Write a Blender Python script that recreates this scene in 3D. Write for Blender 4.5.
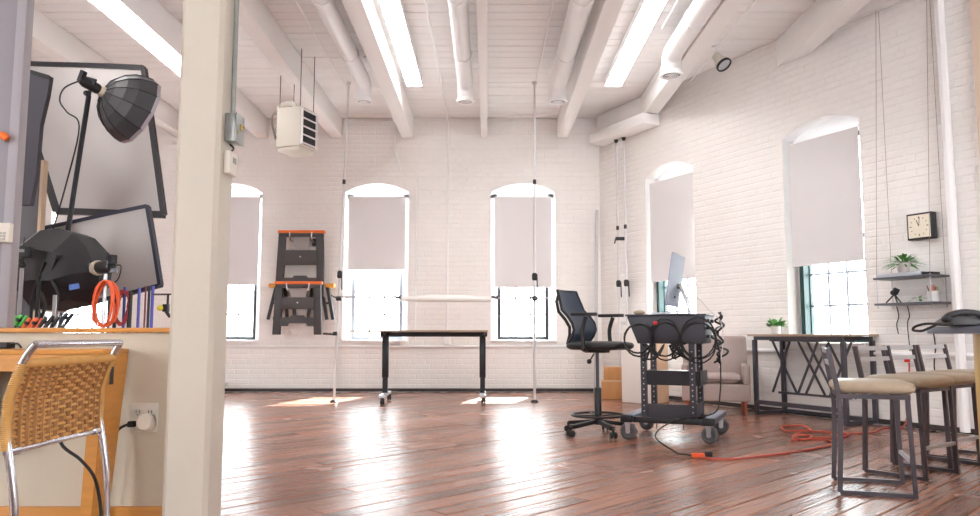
import bpy, bmesh, math, random
from mathutils import Vector, Matrix, Euler
random.seed(7)
PI = math.pi
SC = bpy.context.scene
COL = SC.collection
for o in list(bpy.data.objects): bpy.data.objects.remove(o)

# ------------------------------------------------------------------ camera
CAM_H = 0.88
cd = bpy.data.cameras.new('camera'); cam = bpy.data.objects.new('camera', cd); COL.objects.link(cam)
cam.location = (0, 0, CAM_H)
cam.rotation_euler = (PI/2 + math.atan(76/760), 0, 0)
cd.sensor_width = 36; cd.lens = 36*760/980; cd.clip_start = .05
cd.shift_x = 2/980
SC.camera = cam

# ------------------------------------------------------------------ world, sun, exposure
w = bpy.data.worlds.new('world'); SC.world = w; w.use_nodes = True
bg = w.node_tree.nodes['Background']
bg.inputs[0].default_value = (.95, .975, 1.0, 1); bg.inputs[1].default_value = 11.0
sd = bpy.data.lights.new('sun', 'SUN'); sun = bpy.data.objects.new('sun', sd); COL.objects.link(sun)
sd.energy = 45; sd.angle = .009; sd.color = (1, .93, .84)
_el = math.radians(38); _dir = Vector((-.25*math.cos(_el), -.968*math.cos(_el), -math.sin(_el)))
sun.rotation_euler = _dir.to_track_quat('-Z', 'Y').to_euler(); sun.location = (3, 16, 9)
SC.view_settings.view_transform = 'Standard'; SC.view_settings.look = 'None'
SC.view_settings.gamma = 1; SC.view_settings.use_curve_mapping = False
SC.view_settings.exposure = .78
FLUOR = 9.0

# ------------------------------------------------------------------ materials
def lin(c):
    r = []
    for v in c:
        v /= 255
        r.append(v/12.92 if v <= .04045 else ((v+.055)/1.055)**2.4)
    return (*r, 1)
MATS = {}
def mat(name, col, rough=.5, metal=0, var=0, scale=6, bump=0, bscale=40, spec=.5, stretch=None):
    if name in MATS: return MATS[name]
    m = bpy.data.materials.new(name); m.use_nodes = True
    n = m.node_tree.nodes; l = m.node_tree.links; b = n['Principled BSDF']
    c = lin(col)
    b.inputs['Base Color'].default_value = c
    b.inputs['Roughness'].default_value = rough
    b.inputs['Metallic'].default_value = metal
    b.inputs['Specular IOR Level'].default_value = spec
    if var or bump:
        tc = n.new('ShaderNodeTexCoord'); mp = n.new('ShaderNodeMapping')
        if stretch: mp.inputs['Scale'].default_value = stretch
        l.new(tc.outputs['Object'], mp.inputs[0])
    if var:
        t = n.new('ShaderNodeTexNoise'); t.inputs['Scale'].default_value = scale; t.inputs['Detail'].default_value = 5
        l.new(mp.outputs[0], t.inputs['Vector'])
        mx = n.new('ShaderNodeMix'); mx.data_type = 'RGBA'
        mx.inputs[6].default_value = tuple(max(0, v*(1-var)) for v in c[:3]) + (1,)
        mx.inputs[7].default_value = tuple(min(1, v*(1+var)) for v in c[:3]) + (1,)
        l.new(t.outputs['Fac'], mx.inputs[0]); l.new(mx.outputs[2], b.inputs['Base Color'])
    if bump:
        t2 = n.new('ShaderNodeTexNoise'); t2.inputs['Scale'].default_value = bscale; t2.inputs['Detail'].default_value = 4
        l.new(mp.outputs[0], t2.inputs['Vector'])
        bp = n.new('ShaderNodeBump'); bp.inputs['Strength'].default_value = bump; bp.inputs['Distance'].default_value = .01
        l.new(t2.outputs['Fac'], bp.inputs['Height']); l.new(bp.outputs[0], b.inputs['Normal'])
    MATS[name] = m
    return m

def emat(name, col, strength):
    m = bpy.data.materials.new(name); m.use_nodes = True
    b = m.node_tree.nodes['Principled BSDF']
    b.inputs['Base Color'].default_value = (.8, .8, .8, 1)
    b.inputs['Emission Color'].default_value = (*col, 1); b.inputs['Emission Strength'].default_value = strength
    return m

wall_m = mat('painted_brick', (241, 238, 236), .6, var=.05, scale=2.5, bump=.25, bscale=30)
mortar_m = mat('painted_mortar', (240, 237, 235), .7, var=.06, scale=4, bump=.2)
trim_m = mat('white_trim', (246, 246, 247), .4)
ceil_m = mat('ceiling_paint', (242, 240, 240), .6, var=.05, scale=1.6, stretch=(1, 6, 1))
groove_m = mat('ceiling_gap', (186, 178, 174), .8)
beam_m = mat('beam_paint', (242, 240, 239), .55, var=.04, scale=2, bump=.15, bscale=12)
duct_m = mat('duct_paint', (236, 235, 236), .35, var=.03)
cream_m = mat('cream_paint', (204, 193, 174), .6, var=.06, scale=5, bump=.35, bscale=14)
colm_m = mat('column_paint', (202, 194, 181), .55, var=.05, scale=4, bump=.5, bscale=9)
greywall_m = mat('grey_paint', (140, 135, 141), .6, var=.03)
black_m = mat('black_plastic', (34, 34, 38), .45, var=.15)
blackmetal_m = mat('black_metal', (42, 42, 47), .35, metal=.3, var=.1)
steel_m = mat('dark_steel', (88, 84, 90), .35, metal=.6, var=.15, scale=12)
chrome_m = mat('chrome', (205, 205, 212), .12, metal=1)
alu_m = mat('aluminium', (190, 190, 195), .3, metal=.9)
silver_m = mat('silver_paint', (200, 206, 214), .35, metal=.3)
oak_m = mat('oak', (206, 142, 66), .4, var=.22, scale=3, stretch=(2, 2, 14))
oakh_m = mat('oak_horizontal', (206, 142, 66), .4, var=.2, scale=3, stretch=(1.5, 14, 14))
birch_m = mat('birch_ply', (222, 186, 120), .4, var=.12, scale=4, stretch=(3, 3, .5))
crate_m = mat('crate_wood', (205, 150, 96), .6, var=.15, scale=4, stretch=(6, 6, 1))
orange_m = mat('orange_plastic', (236, 112, 40), .45)
yellow_m = mat('yellow_orange', (232, 160, 60), .5)
fabric_m = mat('upholstery', (176, 160, 155), .9, var=.08, scale=40, bump=.25, bscale=220)
fabricd_m = mat('upholstery_dark_piping', (120, 104, 100), .9)  # darker cloth for the cushion piping
leg_m = mat('red_brown_wood', (146, 72, 48), .4, var=.2, scale=5, stretch=(4, 4, .6))
seat_m = mat('beige_vinyl', (176, 160, 138), .45, var=.14, scale=25)
teal_m = mat('teal_paint', (20, 58, 57), .45)
slate_m = mat('slate_paint', (40, 43, 50), .45)
muntin_m = mat('muntin_glare_tone', (150, 156, 168), .5)  # pale tone puts the washing-out window glare into the colour
green_m = mat('leaf_green', (84, 146, 66), .5, var=.35, scale=30)
pot_m = mat('white_ceramic', (226, 224, 224), .3)
grey_pot_m = mat('grey_pot', (205, 200, 196), .4, var=.06)
rubber_m = mat('grey_rubber', (92, 94, 98), .5)
cord_black = mat('black_cord', (24, 24, 26), .5)
cord_red = mat('red_orange_cord', (190, 82, 64), .45)
cord_orange = mat('orange_cable', (238, 96, 44), .45)
sheet_m = mat('roll_paper', (244, 242, 238), .6)
softgrey_m = mat('softbox_fabric', (176, 170, 168), .85, var=.06, scale=3, bump=.35, bscale=6)  # grey puts the shading of the large softbox into its fabric colour
softblack_m = mat('softbox_black', (36, 34, 38), .6, var=.25, scale=5, bump=.3, bscale=8)
navy_m = mat('navy_tape', (34, 34, 52), .6)
octa_m = mat('octabox_fabric', (62, 62, 66), .5, var=.12, scale=5)
silverint_m = mat('silver_lining', (180, 174, 184), .4, metal=.3)
laminate_m = mat('blue_grey_laminate', (112, 118, 134), .35, var=.05)
tabletop_m = mat('pale_tabletop', (172, 150, 130), .4, var=.05)
mesh_m = mat('chair_mesh', (58, 68, 84), .6, var=.1, scale=60)
cane_m = mat('cane_weave', (214, 166, 96), .5, var=.18, scale=30)
galv_m = mat('galvanised', (150, 154, 152), .4, metal=.6, var=.2, scale=20)
dial_m = mat('clock_face', (236, 228, 210), .5)
beige_m = mat('beige_plastic', (222, 216, 204), .4)
screen_m = mat('lcd', (120, 128, 120), .3)

# blinds: opaque cloth, slightly translucent
def blind_mat():
    m = bpy.data.materials.new('blind_cloth'); m.use_nodes = True
    n = m.node_tree.nodes; l = m.node_tree.links; out = n['Material Output']; n.remove(n['Principled BSDF'])
    d = n.new('ShaderNodeBsdfDiffuse'); d.inputs[0].default_value = lin((226, 223, 225))
    t = n.new('ShaderNodeBsdfTranslucent'); t.inputs[0].default_value = lin((235, 225, 222))
    mx = n.new('ShaderNodeMixShader'); mx.inputs[0].default_value = .03
    l.new(d.outputs[0], mx.inputs[1]); l.new(t.outputs[0], mx.inputs[2]); l.new(mx.outputs[0], out.inputs[0])
    return m
blind_m = blind_mat()
def glass_mat():
    m = bpy.data.materials.new('window_glass'); m.use_nodes = True
    n = m.node_tree.nodes; l = m.node_tree.links; out = n['Material Output']; n.remove(n['Principled BSDF'])
    a = n.new('ShaderNodeBsdfTransparent'); a.inputs[0].default_value = (.95, .98, .98, 1)
    g = n.new('ShaderNodeBsdfGlossy'); g.inputs['Roughness'].default_value = .03
    mx = n.new('ShaderNodeMixShader'); mx.inputs[0].default_value = .06
    l.new(a.outputs[0], mx.inputs[1]); l.new(g.outputs[0], mx.inputs[2]); l.new(mx.outputs[0], out.inputs[0])
    return m
glass_m = glass_mat()

def plank_mat():
    m = bpy.data.materials.new('floor_planks'); m.use_nodes = True
    n = m.node_tree.nodes; l = m.node_tree.links; b = n['Principled BSDF']
    oi = n.new('ShaderNodeObjectInfo'); ge = n.new('ShaderNodeNewGeometry')
    ad = n.new('ShaderNodeMath'); ad.operation = 'ADD'
    l.new(oi.outputs['Random'], ad.inputs[0]); l.new(ge.outputs['Random Per Island'], ad.inputs[1])
    fr = n.new('ShaderNodeMath'); fr.operation = 'FRACT'; l.new(ad.outputs[0], fr.inputs[0])
    ge2 = n.new('ShaderNodeVectorRotate'); ge2.rotation_type = 'Z_AXIS'; ge2.inputs['Angle'].default_value = -PI/4
    l.new(ge.outputs['Position'], ge2.inputs['Vector'])
    mp = n.new('ShaderNodeMapping'); mp.inputs['Scale'].default_value = (.8, 14, 1)
    l.new(ge2.outputs[0], mp.inputs[0])
    t = n.new('ShaderNodeTexNoise'); t.inputs['Scale'].default_value = 3; t.inputs['Detail'].default_value = 7
    l.new(mp.outputs[0], t.inputs['Vector'])
    t2 = n.new('ShaderNodeTexNoise'); t2.inputs['Scale'].default_value = 1.1; t2.inputs['Detail'].default_value = 3
    l.new(ge.outputs['Position'], t2.inputs['Vector'])
    r = n.new('ShaderNodeValToRGB')
    e = r.color_ramp.elements
    e[0].position = .25; e[0].color = lin((112, 72, 58)); e[1].position = .8; e[1].color = lin((178, 126, 104))
    mm = n.new('ShaderNodeMath'); mm.operation = 'MULTIPLY_ADD'; mm.inputs[1].default_value = .35
    l.new(fr.outputs[0], mm.inputs[0])
    m2 = n.new('ShaderNodeMath'); m2.operation = 'MULTIPLY'; m2.inputs[1].default_value = .65
    l.new(t.outputs['Fac'], m2.inputs[0]); l.new(m2.outputs[0], mm.inputs[2])
    l.new(mm.outputs[0], r.inputs[0])
    mp3 = n.new('ShaderNodeMapping'); mp3.inputs['Scale'].default_value = (1.6, 34, 1); l.new(ge2.outputs[0], mp3.inputs[0])
    t3 = n.new('ShaderNodeTexNoise'); t3.inputs['Scale'].default_value = 1.5; t3.inputs['Detail'].default_value = 3; l.new(mp3.outputs[0], t3.inputs['Vector'])
    cr = n.new('ShaderNodeValToRGB'); cr.color_ramp.elements[0].position = .66; cr.color_ramp.elements[1].position = .72; l.new(t3.outputs['Fac'], cr.inputs[0])
    mxc = n.new('ShaderNodeMix'); mxc.data_type = 'RGBA'; mxc.inputs[7].default_value = lin((58, 34, 28))
    l.new(cr.outputs[0], mxc.inputs[0]); l.new(r.outputs[0], mxc.inputs[6]); l.new(mxc.outputs[2], b.inputs['Base Color'])
    rr = n.new('ShaderNodeMapRange'); rr.inputs['To Min'].default_value = .16; rr.inputs['To Max'].default_value = .34
    l.new(t2.outputs['Fac'], rr.inputs['Value']); l.new(rr.outputs[0], b.inputs['Roughness'])
    bp = n.new('ShaderNodeBump'); bp.inputs['Strength'].default_value = .5; bp.inputs['Distance'].default_value = .01
    l.new(t.outputs['Fac'], bp.inputs['Height']); l.new(bp.outputs[0], b.inputs['Normal'])
    b.inputs['Specular IOR Level'].default_value = .8
    return m
plank_m = plank_mat()
floor_gap_m = mat('floor_gap', (52, 30, 24), .7)

# ------------------------------------------------------------------ mesh helpers
class G:
    def __init__(s): s.v = []; s.f = []
    def add(s, vs, fs):
        k = len(s.v); s.v += [tuple(v) for v in vs]; s.f += [tuple(k+i for i in f) for f in fs]; return s
    def box(s, c, d, rot=None):
        hx, hy, hz = d[0]/2, d[1]/2, d[2]/2
        M = Euler(rot).to_matrix() if rot else None
        vs = []
        for x, y, z in ((-1,-1,-1),(1,-1,-1),(1,1,-1),(-1,1,-1),(-1,-1,1),(1,-1,1),(1,1,1),(-1,1,1)):
            p = Vector((x*hx, y*hy, z*hz))
            if M: p = M @ p
            vs.append(p + Vector(c))
        return s.add(vs, ((3,2,1,0),(4,5,6,7),(0,1,5,4),(1,2,6,5),(2,3,7,6),(3,0,4,7)))
    def b(s, x0, x1, y0, y1, z0, z1):
        return s.box(((x0+x1)/2, (y0+y1)/2, (z0+z1)/2), (x1-x0, y1-y0, z1-z0))
    def bar(s, a, b, w, h, up=(0,0,1)):
        a = Vector(a); b = Vector(b); d = (b-a).normalized(); u = Vector(up)
        if abs(d.dot(u)) > .98: u = Vector((0,1,0))
        r = d.cross(u).normalized(); u = r.cross(d).normalized()
        vs = [p + r*sx*w/2 + u*sy*h/2 for p in (a, b) for sx, sy in ((-1,-1),(1,-1),(1,1),(-1,1))]
        return s.add(vs, ((0,1,2,3),(7,6,5,4),(1,0,4,5),(2,1,5,6),(3,2,6,7),(0,3,7,4)))
    def tube(s, pts, r, seg=10, closed=False, caps=True):
        P = [Vector(p) for p in pts]; n = len(P)
        rad = r if isinstance(r, (list, tuple)) else [r]*n
        vs = []; prev = None
        for i, p in enumerate(P):
            if closed: d = P[(i+1) % n] - P[i-1]
            else: d = P[min(i+1, n-1)] - P[max(i-1, 0)]
            d.normalize()
            if prev is None:
                u = Vector((0,0,1)) if abs(d.z) < .9 else Vector((1,0,0))
            else: u = prev
            u = (u - d*u.dot(d)).normalized(); prev = u; q = d.cross(u)
            for k in range(seg):
                a = 2*PI*k/seg
                vs.append(p + (u*math.cos(a) + q*math.sin(a))*rad[i])
        fs = []
        m = n if closed else n-1
        for i in range(m):
            for k in range(seg):
                a = i*seg+k; b_ = i*seg+(k+1) % seg; j = ((i+1) % n)*seg
                fs.append((a, b_, j+(k+1) % seg, j+k))
        if caps and not closed:
            fs.append(tuple(range(seg))[::-1]); fs.append(tuple((n-1)*seg+k for k in range(seg)))
        return s.add(vs, fs)
    def lathe(s, prof, seg=20, o=(0,0,0), axis=(0,0,1), caps=True, up=None, phase=0):
        ax = Vector(axis).normalized(); u = Vector((1,0,0)) if abs(ax.x) < .9 else Vector((0,1,0))
        u = (u - ax*u.dot(ax)).normalized(); q = ax.cross(u); o = Vector(o)
        vs = []
        for r, t in prof:
            for k in range(seg):
                a = 2*PI*(k+phase)/seg
                vs.append(o + ax*t + (u*math.cos(a) + q*math.sin(a))*r)
        fs = []
        for i in range(len(prof)-1):
            for k in range(seg):
                fs.append((i*seg+k, i*seg+(k+1) % seg, (i+1)*seg+(k+1) % seg, (i+1)*seg+k))
        if caps:
            fs.append(tuple(range(seg))[::-1]); fs.append(tuple((len(prof)-1)*seg+k for k in range(seg)))
        return s.add(vs, fs)
    def prism(s, poly, d, o=(0,0,0), ex=(1,0,0), ey=(0,0,1), en=(0,1,0)):
        # polygon in the (ex, ey) plane, extruded by d along en
        ex, ey, en, o = Vector(ex), Vector(ey), Vector(en), Vector(o); n = len(poly)
        vs = [o + ex*x + ey*y for x, y in poly] + [o + ex*x + ey*y + en*d for x, y in poly]
        fs = [tuple(range(n)), tuple(range(n, 2*n))[::-1]] + [(i, n+i, n+(i+1) % n, (i+1) % n) for i in range(n)]
        return s.add(vs, fs)
    def ball(s, c, r, seg=12, rings=8, sc=(1,1,1)):
        prof = [(max(1e-4, math.sin(PI*i/rings)), -math.cos(PI*i/rings)) for i in range(rings+1)]
        k = len(s.v); s.lathe(prof, seg)
        for i in range(k, len(s.v)):
            x, y, z = s.v[i]; s.v[i] = (c[0]+x*r*sc[0], c[1]+y*r*sc[1], c[2]+z*r*sc[2])
        return s
    def move(s, M):
        s.v = [tuple(M @ Vector(v)) for v in s.v]; return s

def obj(name, g, m, parent=None, bevel=0, smooth=False, seg=2, ang=40):
    me = bpy.data.meshes.new(name); me.from_pydata(g.v, [], g.f)
    bm = bmesh.new(); bm.from_mesh(me)
    bmesh.ops.recalc_face_normals(bm, faces=bm.faces)
    if bevel:
        es = [e for e in bm.edges if len(e.link_faces) == 2 and e.calc_face_angle(0) > .5]
        bmesh.ops.bevel(bm, geom=es, offset=bevel, segments=seg, affect='EDGES', profile=.5)
        smooth = True
    bm.to_mesh(me); bm.free()
    if smooth:
        for p in me.polygons: p.use_smooth = True
        me.set_sharp_from_angle(angle=math.radians(ang))
    me.materials.append(m)
    o = bpy.data.objects.new(name, me); COL.objects.link(o)
    if parent: o.parent = parent
    return o
def tag(o, label, cat=None, group=None, kind=None):
    if label: o['label'] = label
    if cat: o['category'] = cat
    if group: o['group'] = group
    if kind: o['kind'] = kind
    return o
def thing(name, label, cat, loc=(0,0,0), rz=0, group=None, kind=None):
    o = bpy.data.objects.new(name, None); COL.objects.link(o); o.empty_display_size = .1
    o.location = loc; o.rotation_euler = (0, 0, rz)
    return tag(o, label, cat, group, kind)
def copy_tree(o, parent=None):
    c = o.copy(); COL.objects.link(c)
    if parent: c.parent = parent
    for ch in o.children: copy_tree(ch, c)
    return c
def inst(name, mesh, parent, loc, rot=(0,0,0), sc=(1,1,1)):
    o = bpy.data.objects.new(name, mesh); COL.objects.link(o); o.parent = parent
    o.location = loc; o.rotation_euler = rot; o.scale = sc
    return o
def smooth_path(pts, n=6):
    P = [Vector(p) for p in pts]; out = []
    for i in range(len(P)-1):
        p0 = P[max(i-1, 0)]; p1 = P[i]; p2 = P[i+1]; p3 = P[min(i+2, len(P)-1)]
        for k in range(n):
            t = k/n
            out.append(.5*((2*p1) + (p2-p0)*t + (2*p0-5*p1+4*p2-p3)*t*t + (3*p1-p0-3*p2+p3)*t*t*t))
    out.append(P[-1]); return out

# ------------------------------------------------------------------ the room
D = 11.8; CEIL = 4.29
RO = Vector((1.76, 11.8, 0)); RA = math.atan2(-2, 1)           # right wall: origin at the corner, runs at an obtuse angle
RU = Vector((math.cos(RA), math.sin(RA), 0)); RN = Vector((-math.sin(RA), math.cos(RA), 0))   # along the wall, outward
def RW(u, off, z): return RO + RU*u - RN*off + Vector((0, 0, z))
def wall_x(y): return 1.76 + .5*(11.8-y)

# floor
gf = G(); gf.add([(-8.5, -1.3, -.012), (9, -1.3, -.012), (9, 12.2, -.012), (-8.5, 12.2, -.012)], [(0, 1, 2, 3)])
gf.add([(-8.5, -1.3, -.1), (9, -1.3, -.1), (9, 12.2, -.1), (-8.5, 12.2, -.1)], [(3, 2, 1, 0)])
floor = tag(obj('floor', gf, floor_gap_m), 'worn red-brown hardwood floor laid diagonally', kind='structure')
def in_room(x, y): return -8.1 < x < wall_x(y)-.02 and -.9 < y < 11.78
PW = .15
cells = []
nrow = int(16/PW)
for r in range(-nrow, nrow):
    v = r*PW; u = -16 + random.random()*3
    while u < 16:
        L = 2.2 + random.random()*2.2
        u0, u1 = u, u+L; u += L
        # clip the strip to the room by sampling along its length
        k = 40; ins = []
        for i in range(k+1):
            uu = u0 + (u1-u0)*i/k
            ok = all(in_room((uu-vv)*.70711, (uu+vv)*.70711) for vv in (v+.004, v+PW-.004))
            if ok: ins.append(uu)
        if len(ins) < 3: continue
        a, b_ = min(ins), max(ins)
        mx, my = ((a+b_)/2-v)*.70711, ((a+b_)/2+v)*.70711
        cells.append((a, b_, v, mx, my))
def vis(c):
    _, _, _, x, y = c
    if y < 2.8: return 99 + abs(y)
    px = x/y*760
    if px < -290 or px > 520: return 50 + y
    return y
cells.sort(key=vis)
rest = G()
R45 = Matrix.Rotation(PI/4, 4, 'Z')
for i, (a, b_, v, mx, my) in enumerate(cells):
    g = G()
    x0, x1, y0, y1, t = a+.0015, b_-.0015, v+.0026, v+PW-.0026, random.uniform(-.0022, .0)
    q = random.uniform(-.0011, .0011); q2 = random.uniform(-.0008, .0008)
    g.add([(x0,y0,t-.005),(x1,y0,t-.005),(x1,y1,t-.005),(x0,y1,t-.005),
           (x0+.002,y0+.004,t-q-q2),(x1-.002,y0+.004,t-q+q2),(x1-.002,y1-.004,t+q+q2),(x0+.002,y1-.004,t+q-q2),
           (x0,y0,-.011),(x1,y0,-.011),(x1,y1,-.011),(x0,y1,-.011)],
          [(4,5,6,7),(0,1,5,4),(1,2,6,5),(2,3,7,6),(3,0,4,7),(8,9,1,0),(9,10,2,1),(10,11,3,2),(11,8,0,3)])
    if i < 300: g.move(R45); obj('plank', g, plank_m, floor)
    else: rest.add(g.v, g.f)
rest.move(R45)
tag(obj('planking', rest, plank_m, floor), None, kind='stuff')

# walls with arched window openings
HW, SILL, SPR, RISE, TH = .5, .76, 3.10, .14, .38
def arch(c, n=10, hw=HW, spr=SPR, rise=RISE):
    Rr = (hw*hw + rise*rise)/(2*rise); a0 = math.asin(hw/Rr)
    return [(c + Rr*math.sin(-a0 + 2*a0*i/n), spr + rise - Rr + Rr*math.cos(-a0 + 2*a0*i/n)) for i in range(n+1)]
def make_wall(name, label, loc, rz, u0, u1, wins, top=CEIL+.02):
    g = G()
    for y, flip in ((0, False), (TH, True)):
        polys = []; cur = u0
        for c in wins:
            polys.append([(cur, -.012), (c-HW, -.012), (c-HW, top), (cur, top)])
            polys.append([(c-HW, -.012), (c+HW, -.012), (c+HW, SILL), (c-HW, SILL)])
            ar = arch(c)
            for (xa, za), (xb, zb) in zip(ar, ar[1:]):
                polys.append([(xa, za), (xb, zb), (xb, top), (xa, top)])
            cur = c+HW
        polys.append([(cur, -.012), (u1, -.012), (u1, top), (cur, top)])
        for p in polys:
            vs = [(x, y, z) for x, z in p]
            g.add(vs if not flip else vs[::-1], [tuple(range(len(vs)))])
    for c in wins:                                   # reveals
        loop = [(c-HW, SILL)] + arch(c) + [(c+HW, SILL)]
        for (xa, za), (xb, zb) in zip(loop, loop[1:]+loop[:1]):
            g.add([(xa, 0, za), (xb, 0, zb), (xb, TH, zb), (xa, TH, za)], [(0, 1, 2, 3)])
    g.add([(u0,0,0),(u0,TH,0),(u0,TH,top),(u0,0,top)], [(0,1,2,3)])
    g.add([(u1,0,0),(u1,TH,0),(u1,TH,top),(u1,0,top)], [(3,2,1,0)])
    me = bpy.data.meshes.new(name); me.from_pydata(g.v, [], g.f); me.materials.append(mortar_m)
    o = bpy.data.objects.new(name, me); COL.objects.link(o); o.location = loc; o.rotation_euler = (0, 0, rz)
    return tag(o, label, kind='structure')
BW = [-6.348, -4.048, -1.748, .551]
RWIN = [1.62, 4.12]
wall_back = make_wall('wall_back', 'white painted brick wall at the far end', (0, D, 0), 0, -8.2, 1.76, BW)
wall_right = make_wall('wall_right', 'white painted brick wall on the right set at an angle', RO, RA, 0, 14.4, RWIN)

# bricks: the largest in view as parts, the rest joined
def brick_rects(u0, u1, wins):
    out = []; row = 0; z = .05
    while z < CEIL-.02:
        h = .0645; z1 = min(z+h, CEIL-.004)
        u = u0 - (row % 2)*.11 - random.random()*.02
        if row % 6 == 5: L = .105
        else: L = .212
        while u < u1:
            a, b_ = max(u, u0+.004), min(u+L, u1-.004); u += L+.01
            segs = [(a, b_)]
            for c in wins:
                ns = []
                for (p, q) in segs:
                    top = SPR + RISE
                    if z1 < SILL-.005 or z > top+.005: ns.append((p, q)); continue
                    if z1 > SPR+.0:
                        # the strip above the springing: use the arch half width at the brick's lower edge
                        zz = max(z, SPR); Rr = (HW*HW+RISE*RISE)/(2*RISE); dz = zz-(SPR+RISE-Rr)
                        hw = math.sqrt(max(0, Rr*Rr-dz*dz)) if z > SPR else HW
                    else: hw = HW
                    lo, hi = c-hw-.006, c+hw+.006
                    if q <= lo or p >= hi: ns.append((p, q)); continue
                    if p < lo: ns.append((p, lo))
                    if q > hi: ns.append((hi, q))
                segs = ns
            for p, q in segs:
                if q-p > .02: out.append((p, q, z, z1))
        z += h+.0105; row += 1
    return out
def brick_geo(g, p, q, z0, z1):
    pr = .0028 + random.uniform(-.001, .0016); e = .005
    g.add([(p,0,z0),(q,0,z0),(q,0,z1),(p,0,z1),(p+e,-pr,z0+e),(q-e,-pr,z0+e),(q-e,-pr,z1-e),(p+e,-pr,z1-e)],
          [(4,5,6,7),(0,1,5,4),(1,2,6,5),(2,3,7,6),(3,0,4,7)])
def bricks(wall, u0, u1, wins, n, key):
    rs = brick_rects(u0, u1, wins); rs.sort(key=key); g = G()
    for i, r in enumerate(rs):
        if i < n:
            k = G(); brick_geo(k, *r); obj('brick', k, wall_m, wall)
        else: brick_geo(g, *r)
    tag(obj('brickwork', g, wall_m, wall), None, kind='stuff')
random.seed(3)
bricks(wall_back, -8.2, 1.75, BW, 300, lambda r: 0 if (1.0 < (r[0]+r[1])/2 < 1.76 and r[2] > .8) or (-1.2 < (r[0]+r[1])/2 < 0 and 1 < r[2] < 3.9) else 1)
bricks(wall_right, .01, 9, RWIN, 300, lambda r: 0 if (r[0] > 4.62 and r[1] < 5.6 and r[2] > .7 and r[3] < 3.9) else (1 if 2.2 < r[0] < 3.6 and .7 < r[2] < 3.9 else 2))
# ledge at sill height and dark foot strip
for nm, wl, a, b_, wins in (('back', wall_back, -8.19, 1.74, BW), ('right', wall_right, .03, 9, RWIN)):
    g = G(); g.b(a, b_, -.045, -.0015, .675, .705); obj('ledge', g, trim_m, wl, bevel=.008)
    g = G(); g.b(a, b_, -.02, -.0005, .003, .05)
    o = tag(obj('baseboard_'+nm, g, mat('foot_strip', (70, 62, 62), .6)), 'thin dark strip along the foot of the %s brick wall' % ('far' if nm == 'back' else 'right'), kind='structure')
    o.location = wl.location; o.rotation_euler = wl.rotation_euler
g = G(); g.b(-8.4, -8.2, -1, 11.8, -.1, CEIL+.05)
wall_left = tag(obj('wall_left', g, mat('left_paint', (238, 231, 226), .6, var=.04)), 'white painted wall far left behind the studio gear', kind='structure')

g = G(); xs = [-8.2]  # unseen wall, added with openings sized to set the fill daylight
for c in (-5.6, -.4, 4.6):
    hw = .28 if c == -.4 else .9
    g.b(xs[-1], c-hw, -1.3, -1.0, -.012, CEIL+.05); g.b(c-hw, c+hw, -1.3, -1.0, -.012, .76); g.b(c-hw, c+hw, -1.3, -1.0, 3.1, CEIL+.05); xs.append(c+hw)
g.b(xs[-1], 8.6, -1.3, -1.0, -.012, CEIL+.05)
tag(obj('wall_front', g, mat('left_paint', (238, 231, 226), .6, var=.04)), 'unseen white wall added behind the viewer with openings for daylight', kind='structure')

# windows
def window(n, wall, c, frame_m, dark):
    t = thing('window_%d' % n, None, None, kind='structure'); t.location = wall.matrix_basis @ Vector((c, 0, 0)); t.rotation_euler = wall.rotation_euler
    # white casing against the reveal, arched head board
    g = G()
    for s in (-1, 1): g.b(s*HW - (.10 if s > 0 else 0), s*HW + (.10 if s < 0 else 0), .185, .245, SILL, SPR)
    obj('casing', g, trim_m, t)
    ar = arch(0); g = G(); g.prism([(-HW, SPR-.06)] + ar + [(HW, SPR-.06)], .06, o=(0, .185, 0)); obj('head_board', g, trim_m, t)
    g = G(); g.b(-HW, HW, -.06, .30, SILL-.005, SILL+.03); obj('window_sill', g, trim_m, t, bevel=.006)
    x0, x1 = -HW+.10, HW-.10
    mid = 1.92
    for (za, zb, y) in ((SILL+.03, mid+.02, .19), (mid-.02, SPR-.06, .24)):
        f = .05
        g = G(); g.b(x0, x0+f, y, y+.045, za, zb); g.b(x1-f, x1, y, y+.045, za, zb); g.b(x0+f, x1-f, y, y+.045, za, za+f); g.b(x0+f, x1-f, y, y+.045, zb-f, zb)
        s = obj('sash', g, frame_m, t)
        cols = [x0+f + (x1-x0-2*f)*i/3 for i in range(4)]; rows = [za+f + (zb-za-2*f)*i/3 for i in range(4)]
        g = G()
        for cx in cols[1:3]: g.b(cx-.011, cx+.011, y+.01, y+.035, za+f, zb-f)
        for rz in rows[1:3]: g.b(x0+f, x1-f, y+.012, y+.033, rz-.011, rz+.011)
        obj('muntins', g, muntin_m, s)
        for i in range(3):
            for j in range(3):
                g = G(); g.b(cols[i]+.002, cols[i+1]-.002, y+.021, y+.024, rows[j]+.002, rows[j+1]-.002); obj('pane', g, glass_m, s)
    if dark:
        g = G(); g.b(-HW+.085, -HW+.14, .10, .1845, SILL+.03, SPR-.06); obj('jamb_stop', g, frame_m, t)
    return t
def blind(wall, c, zb, label):
    g = G(); g.b(-.452, .452, .045, .05, zb, SPR-.07)
    t = thing('roller_blind', label, 'blind', wall.matrix_basis @ Vector((c, 0, 0)), wall.rotation_euler[2], 'roller blinds')
    obj('cloth', g, blind_m, t)
    g = G(); g.b(-.452, .452, .04, .055, zb-.018, zb); obj('hem_bar', g, blind_m, t)
    g = G(); g.tube([(-.44, .07, SPR-.075), (.44, .07, SPR-.075)], .02, 12); obj('roller', g, trim_m, t, smooth=True)
window(1, wall_back, BW[0], slate_m, False); window(2, wall_back, BW[1], slate_m, False); window(3, wall_back, BW[2], muntin_m, False); window(4, wall_back, BW[3], slate_m, False)  # third window's pale frame: washed-out glare put into its colour
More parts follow.
